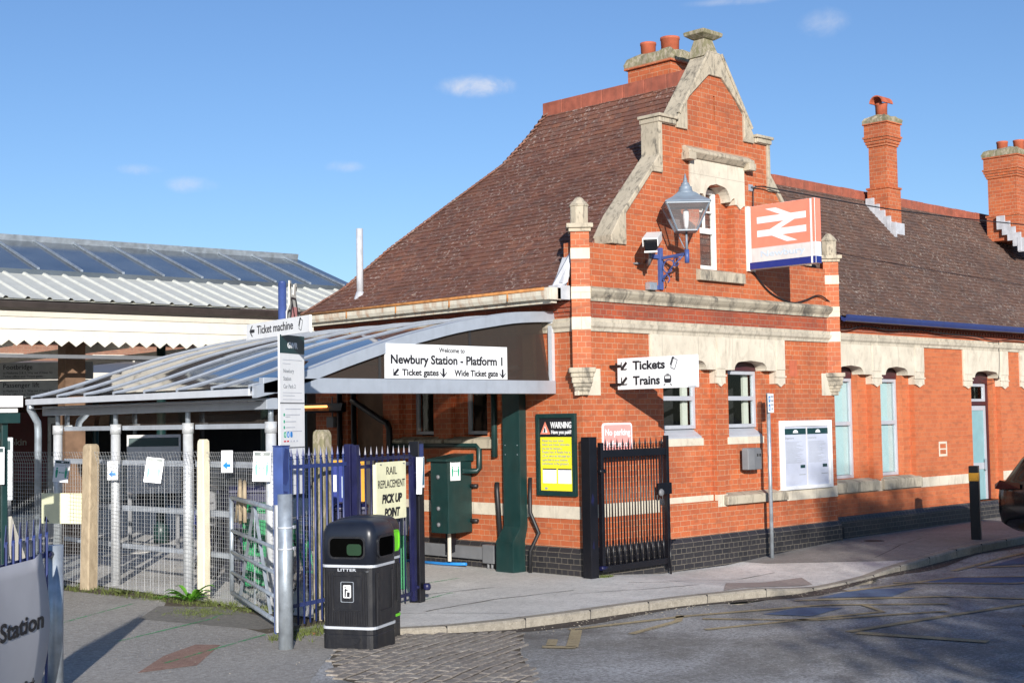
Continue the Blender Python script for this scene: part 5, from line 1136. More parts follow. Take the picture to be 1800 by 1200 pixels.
# timetable case, wall box, disabled bay sign
TT = thing('timetable_case', 'white framed double timetable case on the gable wall', 'notice board', (5.22, 0, .93))
MB().plate(rect(-.71, .71, 0, 1.09), -.06, 0, [rect(-.63, .63, .06, 1.0)]).build('frame', SIGNW, TT, .006); MB().box(-.64, .64, -.035, -.003, .05, 1.01).build('backing', GREYW, TT)
for s in (-1, 1):
    x0, x1 = (-.61, -.02) if s < 0 else (.02, .61)
    MB().box(x0, x1, -.0375, -.0352, .06, .99).build('sheet', paint('timetable_paper', (.47, .50, .60), .35, var=.1, scale=3, b=0), TT); MB().box(x0, x1, -.040, -.0377, .87, .965).build('header', HEADG, TT)
    MB().plate([(x0 + .30 + .07 * math.cos(RAD(a)), .895 + .05 * math.sin(RAD(a))) for a in range(0, 181, 20)], -.042, -.0402).build('logo', SIGNW, TT); text('Departures', .05, GREYT, TT, x0 + .01, .80, -.039, 'LEFT', 0, .24)
    for q in range(24): MB().box(x0 + .03, x0 + .03 + random.uniform(.25, .52), -.0385, -.0377, .42 + .0145 * q, .425 + .0145 * q).build('print_line', GREYT, TT)
    MB().box(x0 + .42, x0 + .55, -.0385, -.0377, .335, .385).build('black_block', HEADG, TT); MB().box(x0 + .38, x0 + .56, -.0385, -.0377, .225, .24).build('black_bar', GREYT, TT)
    for q in range(6): MB().box(x0 + .04, x0 + .34, -.0385, -.0377, .1 + .03 * q, .104 + .03 * q).build('print_line', LGREYT, TT)
WB = thing('wall_box', 'small dark grey box on the brick below the gable window', 'box', (3.72, 0, 1.29))
k = MB(); k.loft([[(x, y, z) for x, y in ((-.19, 0), (-.16, -.10), (-.04, -.13), (.17, -.11), (.19, 0))] for z in (0, .29)] + [[(x * .96, y * .8, .33) for x, y in ((-.19, 0), (-.16, -.10), (-.04, -.13), (.17, -.11), (.19, 0))]]); k.build('case', GREYBOX, WB, .01); MB().box(.03, .06, -.13, -.115, .2, .24).box(.10, .13, -.126, -.11, .2, .24).build('slot', DARK, WB)
DS = thing('parking_sign', 'small blue and white badge holder sign on a slim grey pole', 'sign', (3.91, -.24, -.05), 12)
k = MB(); k.tube([(0, 0, 0), (0, 0, 2.5)], .03, 14); k.build('pole', GALV, DS); MB().plate(rrect(-.1, .11, 2.2, 2.49, .012), -.045, -.037).build('plate', SIGNW, DS); MB().box(-.02, .02, -.036, -.02, 2.25, 2.45).build('bracket', GALV, DS)
for z in (2.36, 2.235): MB().plate(rrect(-.088, -.03, z, z + .09, .006), -.0475, -.0452).build('blue_square', BLUES, DS)
text('P', .06, SIGNW, DS, -.059, 2.385, -.0485, 'CENTER'); MB().plate([(-.075 + .0, 2.25), (-.045, 2.25), (-.05, 2.285), (-.062, 2.31), (-.07, 2.28)], -.0488, -.0478).build('wheelchair_mark', SIGNW, DS)
for q, (tx) in enumerate(('Disabled', 'badge', 'holders', 'only')): text(tx, .04, GREYT, DS, .04, 2.435 - .062 * q, -.0465, 'CENTER', .001, .10 if q < 3 else .06)
# ---------------------------------------------------------------- cabinet, pipes and trunking by the side wall
EC = thing('electrical_cabinet', 'dark green electrical cabinet mounted on the side wall under the canopy', 'cabinet', (0, 2.37, .5), -90)
k = MB(); k.box(-.19, .19, -.50, -.04, 0, 1.02); k.build('case', GREENP, EC, .006); MB().loft([[(x, y, z) for y, z in ((-.55, 1.021), (-.55, 1.06), (-.02, 1.13), (-.02, 1.021))] for x in (-.22, .22)]).build('hood', GREENP, EC, .005)
for z in (.12, .35, .8): MB().lathe([(.035, 0), (.03, .02), (0, .032)], n=12).build('door_knob', GREYBOX, EC).matrix_local = Matrix.Translation((-.02, -.50, z)) @ Matrix.Rotation(RAD(90), 4, 'X')
for x in (-.17, .16):
    for z in (.2, .5): MB().obox((x, -.503, z), (.02, .01, .08)).build('hinge', GREENP, EC)
for z in (.16, .66): MB().tube([(.19, -.06, z), (.30, -.03, z)], .03, 8).build('conduit', RUBBER, EC)
MB().box(-.06, -.03, -.3, -.26, -.42, 0).build('leg', CREAMP, EC); MB().box(-.16, -.1, -.25, -.1, -.3, 0).build('leg', BLACKP, EC)
tn = notice('notice', 'small white notice with green figures stuck on the electrical cabinet', (-.36, 2.176, 1.40), 0, .19, .30, 'distance')
DU = thing('cable_duct', 'tall dark green cable duct with a stepped foot on the side wall', 'duct', (0, 1.25, 0), -90)
k = MB(); k.loft([[(-.17, y, z), (.17, y, z), (.17, y2, z), (-.17, y2, z)] for y, y2, z in ((-.30, -.06, .0), (-.30, -.06, .42), (-.14, -.004, .62), (-.14, -.004, 2.62))]); k.build('duct', GREENP, DU, .004)
for z in (1.62, 1.75):
    for x in (-.12, .12): MB().lathe([(.009, 0), (0, .006)], n=6).build('bolt', ALU, DU).matrix_local = Matrix.Translation((x, -.14, z)) @ Matrix.Rotation(RAD(90), 4, 'X')
def pipe(label, pts, r, m, name='pipe', group='pipes on the side wall'):
    t = thing(name, label, 'pipe', pts[-1], 0, group); o = Vector(pts[-1]); MB().tube([Vector(p) - o for p in pts], r, 8).build('tube', m, t); return t
pipe('dark green conduit ending above the cabinet, left of the tall duct', [(-.05, 1.68, 2.62), (-.05, 1.68, 1.58)], .045, GREENP)
pipe('dark green square-bend pipe running from the cabinet below the window sills', [(-.05, 4.0, 1.74), (-.05, 2.05, 1.74), (-.05, 2.0, 1.70), (-.05, 2.0, 1.42), (-.08, 2.03, 1.38), (-.25, 2.15, 1.38)], .04, GREENP)
pipe('short black hose end rising beside the green duct on its left', [(-.03, 1.66, 1.22), (-.05, 1.64, 1.1), (-.08, 1.55, .40)], .035, RUBBER)
pipe('thin black hose bending down the right side of the green duct', [(-.03, .99, 1.3), (-.05, .98, 1.05), (-.10, .93, .82), (-.07, .80, .55), (-.11, .93, .3), (-.12, .93, .0)], .028, RUBBER)
pipe('black downpipe with a sloping offset under the canopy', [(-.08, 4.93, 2.45), (-.08, 4.80, 2.40), (-.08, 4.18, 2.13), (-.08, 4.05, 2.08), (-.08, 4.0, 2.0), (-.08, 4.0, 1.2)], .05, BLACKP)
pipe('straight black downpipe nearest the glowing heater', [(-.06, 5.28, 2.6), (-.06, 5.28, .0)], .045, BLACKP)
pipe('straight black downpipe just right of the heater pipe', [(-.06, 4.91, 2.6), (-.06, 4.91, .0)], .045, BLACKP)
TR = thing('cable_trunking', 'low grey steel cable trunking along the foot of the side wall', 'trunking', (0, 2.4, 0), -90); MB().box(-1.3, .55, -.12, -.06, .12, .30).build('channel', GREYBOX, TR, .004); MB().box(.55, .78, -.16, -.06, .08, .34).build('end_box', GREYBOX, TR, .005)
for x in (.62, .7): MB().tube([(x, -.11, .08), (x, -.11, -.02)], .02, 8).build('conduit', GREYBOX, TR)
BPZ = thing('blue_pipe', 'length of bright blue pipe lying on the ground by the side wall', 'pipe', (-.25, 2.6, .03)); MB().tube([(0, .8, 0), (.02, 0, 0), (.05, -.45, .02)], .022, 8).build('tube', BLUES, BPZ)
HT = thing('heater', 'glowing orange bar heater on the side wall under the canopy', 'heater', (-.2, 5.62, 2.30), -80); MB().loft([[(x, y, z) for y, z in ((0, 0), (.06, -.03), (.2, .0), (.2, .12), (.04, .12))] for x in (-.42, .46)]).build('housing', BLACKP, HT); MB().tube([(-.34, -.008, .07), (.16, -.008, .07)], .018, 8).build('element', HOT, HT); MB().box(-.38, .2, -.003, .0, .0, .05).build('reflector', RUST, HT)
GB = thing('junction_box', 'grey switch box with a conduit below the heater', 'box', (-.03, 5.48, 2.03), -90); MB().box(-.09, .09, -.08, .0, 0, .17).build('case', GREYBOX, GB, .006); MB().tube([(.02, -.04, .17), (.02, -.04, .5)], .012, 6).build('conduit', GREYBOX, GB)
# ---------------------------------------------------------------- black gate folded back against the gable wall
BG = thing('black_gate', 'black spear-topped iron gate folded back against the gable wall', 'gate', (.10, -.20, 0), 2)
k = MB()
for x in (.02, 1.45): k.box(x - .03, x + .03, -.03, .03, .06 if x < 1 else .0, 1.78 if x < 1 else 1.85)
k.box(.05, 1.42, -.02, .02, 1.58, 1.68); k.box(.05, 1.42, -.02, .02, .06, .14); k.build('gate_frame', BLACKP, BG, .003)
for i in range(11):
    x = .12 + .123 * i; k = MB(); k.tube([(x, 0, .1), (x, 0, 1.72)], .0115, 8); k.tube([(x, 0, .14), (x, 0, .46)], .016, 8); finial(k, x, 1.70, 1.1); k.build('picket', BLACKP, BG)
    if i < 10: MB().tube([(x + .0615, 0, .14), (x + .0615, 0, 1.6)], .0085, 6).build('picket', BLACKP, BG)
MB().box(1.20, 1.5, -.055, -.02, 1.03, 1.19).build('lock_case', BLACKP, BG, .006); MB().lathe([(.05, 0), (.055, .01), (.04, .03), (0, .035)], n=14).build('lock_boss', GREYBOX, BG).matrix_local = Matrix.Translation((1.24, -.055, 1.06)) @ Matrix.Rotation(RAD(90), 4, 'X')
MB().box(1.47, 1.62, -.01, .01, .36, .385).build('bolt', BLACKP, BG); MB().tube([(1.46, -.035, .4), (1.46, -.035, -.16)], .013, 8).build('drop_bolt', BLACKP, BG)
for z in (.12, 1.40): MB().tube([(-.06, -.03, z), (.06, -.03, z)], .028, 8).build('hinge', BLACKP if z > 1 else DKBLUE, BG)
HP = thing('gate_post', 'black square post at the brick corner carrying the black gate', 'post', (-.08, -.17, 0), 2); MB().box(-.075, .075, -.075, .075, -.05, 1.86).build('shaft', BLACKP, HP, .004)
k = MB(); k.plate([(-.06, 1.0), (-.02, .95), (.0, 1.05), (-.03, 1.12)], -.0775, -.0755); k.plate([(-.05, .4), (-.01, .38), (-.02, .5)], -.0775, -.0755); k.build('chipped_paint', DKBLUE, HP)
BO = thing('bollard', 'black square timber bollard with an amber reflective band', 'bollard', (7.46, -1.73, .0), 20); BO.rotation_euler = (0, RAD(-2.0), RAD(20))
MB().box(-.075, .075, -.075, .075, -.05, 1.24).build('shaft', BLACKP, BO, .006); MB().box(-.078, .078, -.078, .078, 1.0, 1.13).build('reflective_band', AMBER, BO)
# ---------------------------------------------------------------- cables
def cable(label, pts, r=.009):
    o = Vector(pts[0]); P = [Vector(p) - o for p in pts]; out = []
    for i in range(len(P) - 1):
        a, b = P[i], P[i + 1]; p0 = P[i - 1] if i else a; p3 = P[i + 2] if i + 2 < len(P) else b
        for t in range(5): t /= 5; out.append(.5 * ((2 * a) + (b - p0) * t + (2 * p0 - 5 * a + 4 * b - p3) * t * t + (3 * a - p0 - 3 * b + p3) * t ** 3))
    out.append(P[-1]); t = thing('cable', label, 'cable', o, 0); MB().tube(out, r, 6).build('sheath', RUBBER, t); return t
cable('black overhead cable running from the gable to the right over the roof', [(3.92, -.03, 5.65), (4.2, -.08, 5.68), (4.6, -.12, 5.66), (8, -.6, 5.55), (14, -1.4, 5.62), (22, -2.5, 5.8)], .011)
cable('thin cable dropping from the gable hook to the red double-arrow sign', [(4.02, -.04, 5.68), (3.95, -.04, 5.6), (3.93, -.05, 5.45), (3.92, -.05, 5.32)], .009)
cable('looped cable below the red sign along the string course', [(3.9, -.03, 4.33), (4.3, -.03, 4.05), (4.7, -.03, 3.93), (5.0, -.04, 3.90), (5.3, -.05, 3.96), (5.65, -.05, 4.05), (5.95, -.04, 3.98), (6.2, -.02, 3.86)], .012)
cable('slack cable along the brick cornice under the blue gutter', [(6.22, .03, 3.52), (6.6, .0, 3.53), (7.1, -.01, 3.60), (7.9, -.01, 3.56), (8.8, -.01, 3.60), (9.8, -.01, 3.56), (11.0, -.01, 3.54), (11.8, -.01, 3.48), (12.6, -.01, 3.53), (14, -.01, 3.5)], .011)
cable('thin cable down the stone window head beside the blue door', [(12.05, .05, 3.5), (12.08, .06, 3.2), (12.04, .06, 2.85), (11.95, .06, 2.72), (11.6, .2, 2.75)], .006)
HK = thing('cable_hook', 'small steel cable hook plate high on the gable', 'hook', (3.92, 0, 5.64)); MB().box(-.05, .05, -.02, .0, -.05, .05).build('plate', ALU, HK); MB().tube([(0, -.02, 0), (.02, -.07, .01), (.06, -.06, .0)], .01, 6).build('hook', GREYBOX, HK)
# ---------------------------------------------------------------- car
CA = thing('parked_car', 'black hatchback parked nose out beside the kerb, only its rear corner in view', 'car', (7.05, -4.80, -.02), 0)
def csec(y, w, zs): return [(s * w * k, y, z) for s, k, z in zs]
def car_ring(y, w, z0, zb, zr, wr):
    L_ = [(-w * .92, y, z0), (-w, y, z0 + .25), (-w, y, zb - .12), (-w * .96, y, zb), (-wr, y, zr - .06), (-wr * .85, y, zr)]
    return L_ + [(-p[0], p[1], p[2]) for p in L_[::-1]]
secs = [car_ring(2.12, .72, .42, .95, .96, .60), car_ring(2.05, .86, .34, 1.02, 1.04, .66), car_ring(1.92, .90, .28, 1.10, 1.24, .74), car_ring(1.60, .91, .26, 1.08, 1.70, .68), car_ring(1.0, .91, .24, 1.05, 1.76, .64), car_ring(.1, .91, .24, 1.02, 1.74, .64), car_ring(-.6, .91, .24, 1.0, 1.55, .60), car_ring(-1.25, .90, .24, .98, 1.06, .66), car_ring(-2.0, .84, .3, .82, .84, .62), car_ring(-2.3, .7, .4, .62, .64, .5)]
k = MB(); k.loft(secs, smooth=True); k.build('body', CARP, CA, subd=1)
for s in (-1, 1):
    k = MB(); k.add([(s * .915, 1.95, .96), (s * .84, 2.10, .97), (s * .80, 2.12, 1.03), (s * .87, 2.0, 1.10), (s * .925, 1.66, 1.06), (s * .925, 1.66, .98)], [(0, 1, 2, 3, 4, 5)]); k.add([(s * .84, 2.10, .97), (s * .5, 2.16, .98), (s * .5, 2.14, 1.05), (s * .80, 2.12, 1.03)], [(0, 1, 2, 3)]); k.build('tail_light', CARL, CA)
    k = MB(); k.add([(s * .925, 1.55, 1.1), (s * .70, 1.40, 1.46), (s * .68, -.5, 1.48), (s * .925, -1.0, 1.08)], [(0, 1, 2, 3)]); k.build('side_window', CARG, CA)
    for y in (1.25, -1.4):
        k = MB(); k.lathe([(.2, -.1), (.33, -.1), (.34, -.06), (.34, .06), (.33, .1), (.2, .1)], n=24); wl = k.build('wheel', RUBBER, CA); wl.matrix_local = Matrix.Translation((s * .80, y, .34)) @ Matrix.Rotation(RAD(90), 4, 'Y')
        k = MB(); k.lathe([(0, -.07), (.2, -.08), (.2, .08), (0, .07)], n=20); k.build('rim', GREYBOX, wl)
k = MB(); k.add([(-.6, 1.86, 1.2), (.6, 1.86, 1.2), (.55, 1.5, 1.5), (-.55, 1.5, 1.5)], [(0, 1, 2, 3)]); k.build('rear_window', CARG, CA)
# ---------------------------------------------------------------- platform canopy beyond the building
PLA = RAD(-6); pdx, pdy = math.cos(PLA), math.sin(PLA)
PK = thing('platform_canopy', 'long platform canopy with blue-grey glazing, white ribbed roof and sawtooth valance', 'canopy', (0, 7.5, 0), -6)
def QX(x0, x1, prof, name, m, bev=0): return MB().loft([[(x, y, z) for y, z in prof] for x in (x0, x1)]).build(name, m, PK, bev)
XA, XB = -30, 3.2
k = MB(); pt = .34; t = 0
prof = []
x = XA
while x < XB: prof += [(x, 0), (x + .03, .032), (x + .065, .032), (x + .095, 0)]; x += pt
yb, zb, yt, zt = -.08, 4.10, 2.1, 4.73
k.add([(a, yb, zb + h) for a, h in prof] + [(a, yt, zt + h) for a, h in prof], [(i, i + 1, len(prof) + i + 1, len(prof) + i) for i in range(len(prof) - 1)])
k.add([(XA, yb, zb - .02), (XB, yb, zb - .02), (XB, yt, zt - .02), (XA, yt, zt - .02)], [(0, 1, 2, 3)])
k.build('sheet_roof', SHEET, PK)
QX(XA, XB, ((2.05, 4.66), (2.05, 4.80), (4.5, 5.62), (4.5, 5.5)), 'glazed_roof', GLAZR)
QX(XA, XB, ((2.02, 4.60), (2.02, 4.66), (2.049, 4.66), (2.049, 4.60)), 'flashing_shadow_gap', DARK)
k = MB(); x = XA + .2
while x < XB: k.loft([[(x + a, y, z + b) for a, b in ((-.022, 0), (.022, 0), (.022, .035), (-.022, .035))] for y, z in ((2.04, 4.803), (4.5, 5.625))]); x += .76
k.build('glazing_bar', GALV, PK)
QX(XA, XB, ((4.42, 5.58), (4.38, 5.7), (4.62, 5.72), (4.66, 5.5)), 'ridge_capping', GALV)
QX(XA, XB, ((4.6, 5.5), (4.6, 5.6), (9.0, 4.2), (9.0, 4.1)), 'rear_roof', SHEET)
QX(XA, XB, ((-.20, 4.02), (-.19, 3.95), (-.12, 3.91), (-.04, 3.95), (-.04, 4.06), (-.2, 4.05)), 'dark_gutter', DKGUT)
QX(XA, XB, ((-.09, 3.90), (-.06, 3.82), (.0, 3.82), (.0, 3.905)), 'cornice', CREAMP)
QX(XA, XB, ((-.04, 3.63), (-.04, 3.818), (.02, 3.818), (.02, 3.63)), 'fascia_board', CREAMP)
vl = [(XA, 3.625)]; x = XA; w = .235
low = []
while x < XB: low += [(x, 3.46), (x + w / 2, 3.37)]; x += w
k = MB(); k.plate([(XB, 3.625), (XA, 3.625)] + low + [(XB, 3.46)], -.02, .01); k.build('sawtooth_valance', CREAMP, PK)
k = MB(); x = XA
while x < XB: k.lathe([(.008, 0), (0, .004)], (x, -.022, 3.53), 6); x += w
for z in (3.26, ): k.box(XA, XB, .3, .36, z - .06, z)
k.box(XA, XB, 1.2, 1.3, 3.5, 3.6); k.build('cross_rail', GREYBOX, PK)
k = MB()
x = XA + 1
while x < XB: k.box(x - .05, x + .05, .2, 8.8, 3.38, 3.5); x += 1.9
k.build('rafter', CREAMP, PK)
QX(XA, XB, ((.1, 3.62), (.1, 3.66), (8.9, 4.06), (8.9, 4.02)), 'soffit', CREAMP)
k = MB()
def column(x, y, m, sq_=False):
    q = MB()
    if sq_: q.box(x - .17, x + .17, y - .17, y + .17, 0, 3.6)
    else: q.lathe([(.14, 0), (.14, .3), (.09, .35), (.08, 3.0), (.13, 3.05), (.13, 3.15), (.08, 3.2), (.08, 3.6)], (x, y, 0), 14)
    q.build('column', m, PK)
for x, y, m, s in ((-9.4, 2.2, GREENP, 0), (-6.5, 2.0, GREENP, 0), (-4.55, 1.1, CREAMP, 1), (-2.9, 1.3, WOODD, 1), (-.9, 2.2, GREENP, 0), (1.2, 2.2, GREENP, 0)): column(x, y, m, s)
HS = thing('hanging_sign', 'dark grey hanging Footbridge and Passenger lift sign under the platform canopy', 'sign', (-3.2, 10.45, 2.62), -44)
for z0, t1, t2 in ((.31, 'Footbridge', 'to Platforms 2 & 3, Way out (Cheap St)'), (.0, 'Passenger lift', 'to Platforms 2 & 3, Way out (Cheap St)')):
    MB().box(-2.6, 1.42, 0, .05, z0, z0 + .295).build('panel', GREYS, HS); text(t1, .115, SIGNB, HS, -.12, z0 + .18, -.003, 'LEFT', .001, .5 if z0 else .62); text(t2, .055, SIGNB, HS, -.12, z0 + .10, -.003, width=.85); text('Ticket office and Ticket gates', .055, SIGNB, HS, -.12, z0 + .04, -.003, width=.68)
    arrow(HS, -.52, z0 + .22, .09, 0, SIGNB, -.003); MB().box(-.34, -.24, -.003, -.0005, z0 + .17, z0 + .26).build('pictogram', SIGNB, HS); MB().box(-.31, -.27, -.005, -.0032, z0 + .185, z0 + .235).build('pictogram', GREYW, HS)
for x in (-.4, 1.0): MB().tube([(x, .02, .6), (x, .02, .95)], .015, 6).build('hanger', GREYBOX, HS)
# far platform building
FB = thing('platform_building', 'dark brick platform building with small white windows on the far platform', 'building', (4, 27, 0), -8)
MB().box(-34, 16, 0, 6, -.1, 4.8).build('wall', FARB, FB); MB().loft([[(x, y, z) for y, z in ((-.4, 4.7), (3, 6.2), (6.4, 4.7))] for x in (-34.3, 16.3)]).build('roof', TILEB, FB)
for i in range(11): 
    x = -30 + 4.1 * i; k = MB(); k.plate(rect(x, x + 2.0, 3.05, 4.3), -.06, .02, [rect(x + .08 + .62 * a, x + .08 + .62 * a + .56, 3.13 + .58 * c, 3.13 + .58 * c + .5) for a in range(3) for c in range(2)]); wq = k.build('window', CREAMP, FB); MB().box(x + .05, x + 1.95, -.02, -.01, 3.1, 4.25).build('pane', DARK, wq)
for i in range(9): MB().box(-28 + 4.6 * i, -26.4 + 4.6 * i, -.05, 0, .0, 2.5).build('doorway', WOODD, FB)
FC = thing('platform_canopy', 'plain dark canopy added to shade the far platform in front of the brick building', 'canopy', (4, 23, 0), -8)
MB().loft([[(x, y, z) for y, z in ((-3.6, 3.3), (-3.6, 3.42), (4, 4.1), (4, 3.98))] for x in (-34, 16)]).build('roof', GREYBOX, FC); MB().box(-34, 16, -3.66, -3.6, 3.0, 3.45).build('valance', CREAMP, FC)  # canopy added to keep sun off the far wall and hoarding
for i in range(8): MB().lathe([(.1, 0), (.08, .3), (.08, 3.0), (.13, 3.3)], (-30 + 6 * i, -2.6, 0), 12).build('column', GREENP, FC)
HB = thing('shop_hoarding', 'maroon shop hoarding with white lettering on the far platform', 'hoarding', (3.6, 26.2, .55), -42)
MB().box(-3.0, 1.5, 0, .1, 0, 2.0).build('panel', paint('maroon_board', (.13, .008, .02), .5), HB); text('Pumpkin', .26, GREYW, HB, -.12, 1.06, -.005, 'LEFT', .004, .95)
for x0, s in ((5.2, 0), (9.5, 1)):
    a = thing('kiosk', ('grey ticket kiosk' if s else 'pale grey kiosk') + (' under the far canopy near the silver post' if s else ' behind the mesh left of the cream post'), 'kiosk', (x0, 23.6 - s, 0), -30); MB().box(-1.2, 1.2, 0, 1.5, 0, 2.4).build('body', GREYBOX if s else GALV, a, .02); MB().box(-1.1, 1.1, -.01, 0.02, 1.3, 2.2).build('screen', DARK, a)
# things standing under the glazed canopy
TM = thing('ticket_machine', 'dark ticket machine with blue and yellow front behind the blue railings', 'ticket machine', (-2.55, 2.0, 0), -52)
MB().box(-.34, .34, 0, .5, 0, 1.62).build('cabinet', GREYBOX, TM, .01); MB().box(-.32, .32, -.012, 0, 1.02, 1.56).build('blue_front', NAVYS, TM); MB().box(-.33, .33, -.02, 0, 1.565, 1.61).build('yellow_trim', AMBER, TM)
MB().box(.28, .33, -.02, 0, .75, 1.56).build('yellow_trim', AMBER, TM); MB().box(-.25, -.05, -.02, -.0125, 1.2, 1.42).build('label', SIGNW, TM); MB().box(.02, .22, -.02, -.0125, 1.12, 1.4).build('label', GHOST, TM); MB().box(-.25, -.05, -.02, 0, .55, .85).build('ticket_tray', SIGNW, TM)
TM2 = copy_tree(TM) if False else None
def bike(label, loc, rz, c):
    t = thing('bicycle', label, 'bicycle', loc, rz, 'bicycles parked under the canopy'); R_ = .33
    for x in (-.52, .52):
        k = MB(); k.tube([(x + R_ * math.cos(a * math.pi / 14), 0, R_ + R_ * math.sin(a * math.pi / 14)) for a in range(29)], .018, 6, cap=False)
        for a in range(12): k.tube([(x, 0, R_), (x + R_ * math.cos(a * .5236), 0, R_ + R_ * math.sin(a * .5236))], .0025, 3, cap=False)
        k.build('wheel', RUBBER, t)
    k = MB()
    for a, b in (((-.52, .33), (-.1, .3)), ((-.1, .3), (-.2, .78)), ((-.1, .3), (.36, .72)), ((-.2, .74), (.34, .8)), ((-.52, .33), (-.2, .74)), ((.36, .85), (.52, .33))): k.tube([(a[0], 0, a[1]), (b[0], 0, b[1])], .018, 6)
    k.build('bike_frame', c, t); MB().tube([(.33, -.26, .96), (.36, 0, .92), (.33, .26, .96)], .014, 6).build('handlebar', GREYBOX, t); MB().obox((-.22, 0, .84), (.26, .13, .06)).build('saddle', BLACKP, t)
bike('green framed bicycle behind the galvanised field gate', (-3.6, 1.4, 0), 70, GREENB); bike('dark bicycle behind the mesh between the concrete posts', (-3.4, 3.4, 0), 80, BLACKP); bike('blue bicycle deep under the canopy behind the mesh', (-2.9, 4.8, 0), 75, NAVYS); bike('green bicycle behind the blue railings', (-3.9, .55, 0), 62, GREENB)
for lab, x, y, c, w, h in (('green wheeled bin behind the field gate', -3.5, 2.4, GREENB, .5, 1.0), ('dark equipment cabinet behind the mesh', -2.6, 4.0, DKBLUE, .8, 1.15), ('grey equipment cabinet deep under the canopy', -1.9, 5.6, GREYBOX, .9, 1.3), ('slim dark bin behind the blue railings', -3.35, .75, DKBLUE, .4, 1.05)):
    a = thing('wheeled_bin' if 'bin' in lab else 'cabinet', lab, 'bin' if 'bin' in lab else 'cabinet', (x, y, 0), -40); k = MB(); k.loft([[(sx * w * q / 2, sy * w * .45 * q, z) for sx, sy in ((-1, -1), (1, -1), (1, 1), (-1, 1))] for z, q in ((.05, .85), (h, 1.0))]); k.build('body', c, a, .02); MB().loft([[(sx * w * q / 2, sy * w * .48 * q, z) for sx, sy in ((-1, -1), (1, -1), (1, 1), (-1, 1))] for z, q in ((h + .003, 1.06), (h + .04, 1.06), (h + .09, .8))]).build('lid', c, a, .008)
GS = thing('sanitiser_stand', 'green hand sanitiser stand with a grey tray right of the black hinge post', 'stand', (-2.45, .95, 0), -40)
MB().box(-.1, .1, -.06, .06, .0, .68).build('column', GREENB, GS, .01); MB().loft([[(sx * w, sy * w * .7, z) for sx, sy in ((-1, -1), (1, -1), (1, 1), (-1, 1))] for z, w in ((.681, .12), (1.0, .17), (1.02, .17))]).build('tray', GREYBOX, GS); MB().loft([[(sx * w, .03 + sy * w * .6, z) for sx, sy in ((-1, -1), (1, -1), (1, 1), (-1, 1))] for z, w in ((1.021, .10), (1.2, .10), (1.3, .05))]).build('dispenser', GREYBOX, GS)
for i, (x, y) in enumerate(((-1.5, 8.6), (-4.2, 9.2), (-7.2, 9.0))):
    a = thing('notice_board', ('white notice board on the platform behind the cream post', 'pale notice board on the platform behind the brown post', 'white notice board on the platform near the green shelter')[i], 'notice board', (x, y, 0), -40); MB().box(-.45, .45, 0, .05, .95, 1.95).build('panel', (GREYW, GALVL, SIGNW)[i], a); MB().box(-.42, .42, -.004, -.001, 1.75, 1.9).build('header', HEADG, a)
    for s in (-.4, .4): MB().box(s - .03, s + .03, 0, .05, 0, .95).build('leg', GREYBOX, a)
# ---------------------------------------------------------------- weeds, leaves
def weed(label, x, y, n, ln, m, up=.5):
    t = thing('weed', label, 'plant', (x, y, 0)); k = MB()
    for i in range(n):
        a = random.uniform(0, 6.283); l = ln * random.uniform(.55, 1.1); w = l * random.uniform(.14, .22); d = Vector((math.cos(a), math.sin(a), 0)); s_ = Vector((-d.y, d.x, 0)); u = up * random.uniform(.6, 1.5); pts = []
        for q in range(6):
            f = q / 5; c = d * l * f * (1 - .15 * f) + Vector((0, 0, l * u * (f * 1.4 - f * f * .95))); ww = w * math.sin(math.pi * min(.97, f * .9 + .08)) * .5; pts += [c - s_ * ww, c + Vector((0, 0, -ww * .5)), c + s_ * ww]
        k.add(pts, [(3 * q + r, 3 * q + r + 1, 3 * q + r + 4, 3 * q + r + 3) for q in range(5) for r in range(2)], 0, True)
    k.build('leaves', m, t, recalc=False); return t
weed('broad-leaved green weed at the foot of the cream concrete post', -4.86, 1.92, 38, .34, LEAF, .75)
weed('small grassy weed below the mesh between the concrete posts', -5.02, 3.3, 40, .16, GRASS)
weed('low green weed just left of the broad-leaved one', -4.95, 2.45, 26, .14, LEAF)
gr = MB()
def tuft(x, y, h, z=0):
    for i in range(5):
        a = random.uniform(0, 6.283); r = random.uniform(0, .04); b = Vector((x + r * math.cos(a), y + r * math.sin(a), z)); d = Vector((math.cos(a) * h * .6, math.sin(a) * h * .6, h)); s_ = Vector((-math.sin(a), math.cos(a), 0)) * .005; gr.add([b - s_, b + s_, b + d], [(0, 1, 2)])
for i in range(420): t = random.random(); tuft(-5.05 + .45 * t + random.uniform(-.3, .1), 4.6 - 4.4 * t + random.uniform(-.1, .1), random.uniform(.02, .07))
for i in range(260): tuft(random.gauss(-5.25, .16), random.gauss(.95, .22), random.uniform(.012, .03))
for i in range(240): t = random.random(); tuft(-5.85 + 1.0 * t + random.gauss(0, .08), -1.32 + .28 * t + random.gauss(0, .1), random.uniform(.02, .06))
for i in range(40): tuft(random.gauss(.12, .06), -.24 + random.gauss(0, .03), .03, -.0)
tag(gr.build('grass', GRASS, recalc=False), None, None, kind='stuff')
for i, (x, y, lab) in enumerate(((.0, -6.1, 'dry brown leaf on the road in the right foreground'), (-5.4, -1.3, 'dry brown leaf at the foot of the railings by the bins'))):
    t = thing('dry_leaf', lab, 'leaf', (x, y, road_z(x, y) + .012), 40 * i); MB().add([(-.06, 0, 0), (-.02, .035, .015), (.05, .02, .01), (.08, 0, .0), (.05, -.03, .012), (-.02, -.03, .008)], [(0, 1, 2, 3, 4, 5)]).build('blade', DRYLEAF, t)
gt = MB()
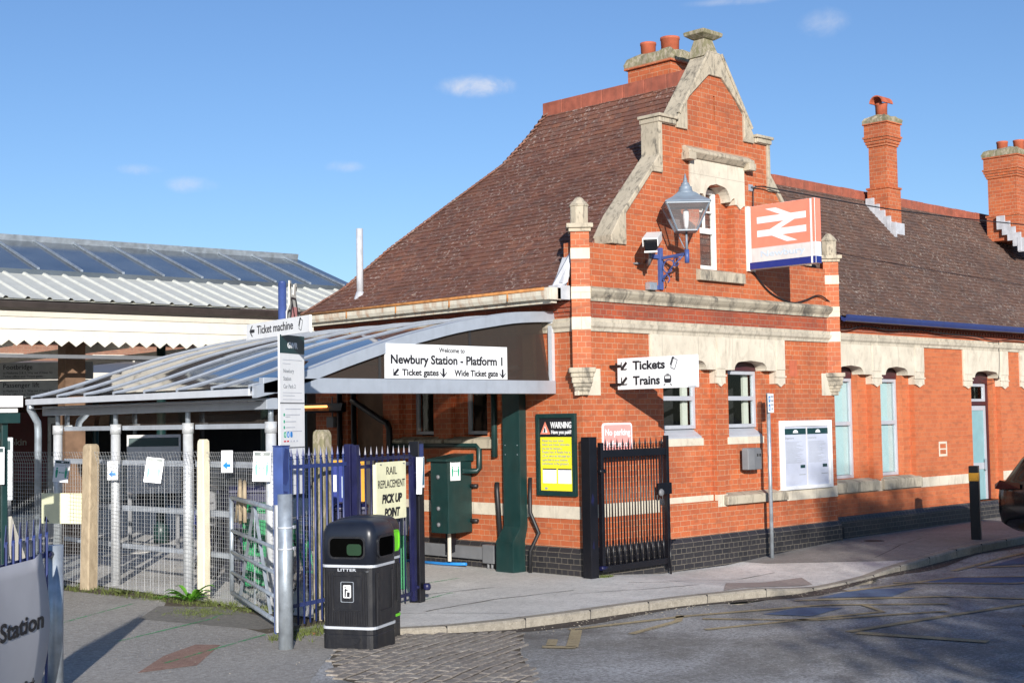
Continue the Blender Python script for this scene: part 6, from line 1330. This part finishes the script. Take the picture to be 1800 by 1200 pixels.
for i in range(260):
    x = random.uniform(-7.5, -4.7); y = random.uniform(-2.6, 4.5); s_ = random.uniform(.003, .008); gt.obox((x, y, .004), (s_, s_, s_), Matrix.Rotation(random.random() * 3, 3, (.3, .5, .8)))
for i in range(350):
    x = random.uniform(-4.5, 9); y = kerb_y(x) - abs(random.gauss(0, .25)); s_ = random.uniform(.005, .018); gt.obox((x, y, road_z(x, y) + .006), (s_, s_ * .7, .006), Matrix.Rotation(random.random() * 3, 3, 'Z'))
tag(gt.build('grit', KERB), None, None, kind='stuff')
# ---------------------------------------------------------------- trees behind the viewpoint that shade the road
def tree(label, x, y, h, r, nleaf):
    t = thing('tree', label, 'tree', (x, y, -.1), 0, 'trees along the car park'); k = MB()
    k.tube([(0, 0, 0), (.1, 0, h * .3), (0, .1, h * .6), (.1, 0, h * .9)], [.22, .17, .1, .03], 10)
    cl = []
    for i in range(16):
        a = i * 2.4; z0 = h * (.3 + .035 * i); e = Vector((math.cos(a) * r * random.uniform(.5, .95), math.sin(a) * r * random.uniform(.5, .95), z0 + random.uniform(.2, 1.1))); k.tube([(0, 0, z0), e * .5 + Vector((0, 0, z0 * .5 + .1)), e], [.07, .045, .015], 6); cl += [e, e * .6 + Vector((0, 0, z0 * .4))]
    k.build('trunk', BARK, t); c = MB()
    for i in range(nleaf):
        b = random.choice(cl) + Vector((random.gauss(0, .5), random.gauss(0, .5), random.gauss(0, .42))); u = Vector((random.gauss(0, 1), random.gauss(0, 1), random.gauss(0, 1))).normalized(); v = u.orthogonal().normalized(); s_ = random.uniform(.07, .14); c.add([b - u * s_, b + v * s_ * .5, b + u * s_, b - v * s_ * .5], [(0, 1, 2, 3)])
    c.build('crown', TLEAF, t, recalc=False); return t
for lab, x, y, h, r, n in (('low bushy tree across the car park, nearest the entrance road', -13.2, -22.0, 6.5, 1.7, 7000), ('tallest bushy tree in the row across the car park', -10.3, -22.2, 9.9, 1.5, 8000),
                           ('medium bushy tree right of the tallest one', -7.7, -22.0, 8.3, 1.8, 8000), ('wide bushy tree at the far right end of the row', -4.6, -21.8, 7.5, 2.2, 9000)):
    tree(lab, x, y, h, r, n)
flush_text()
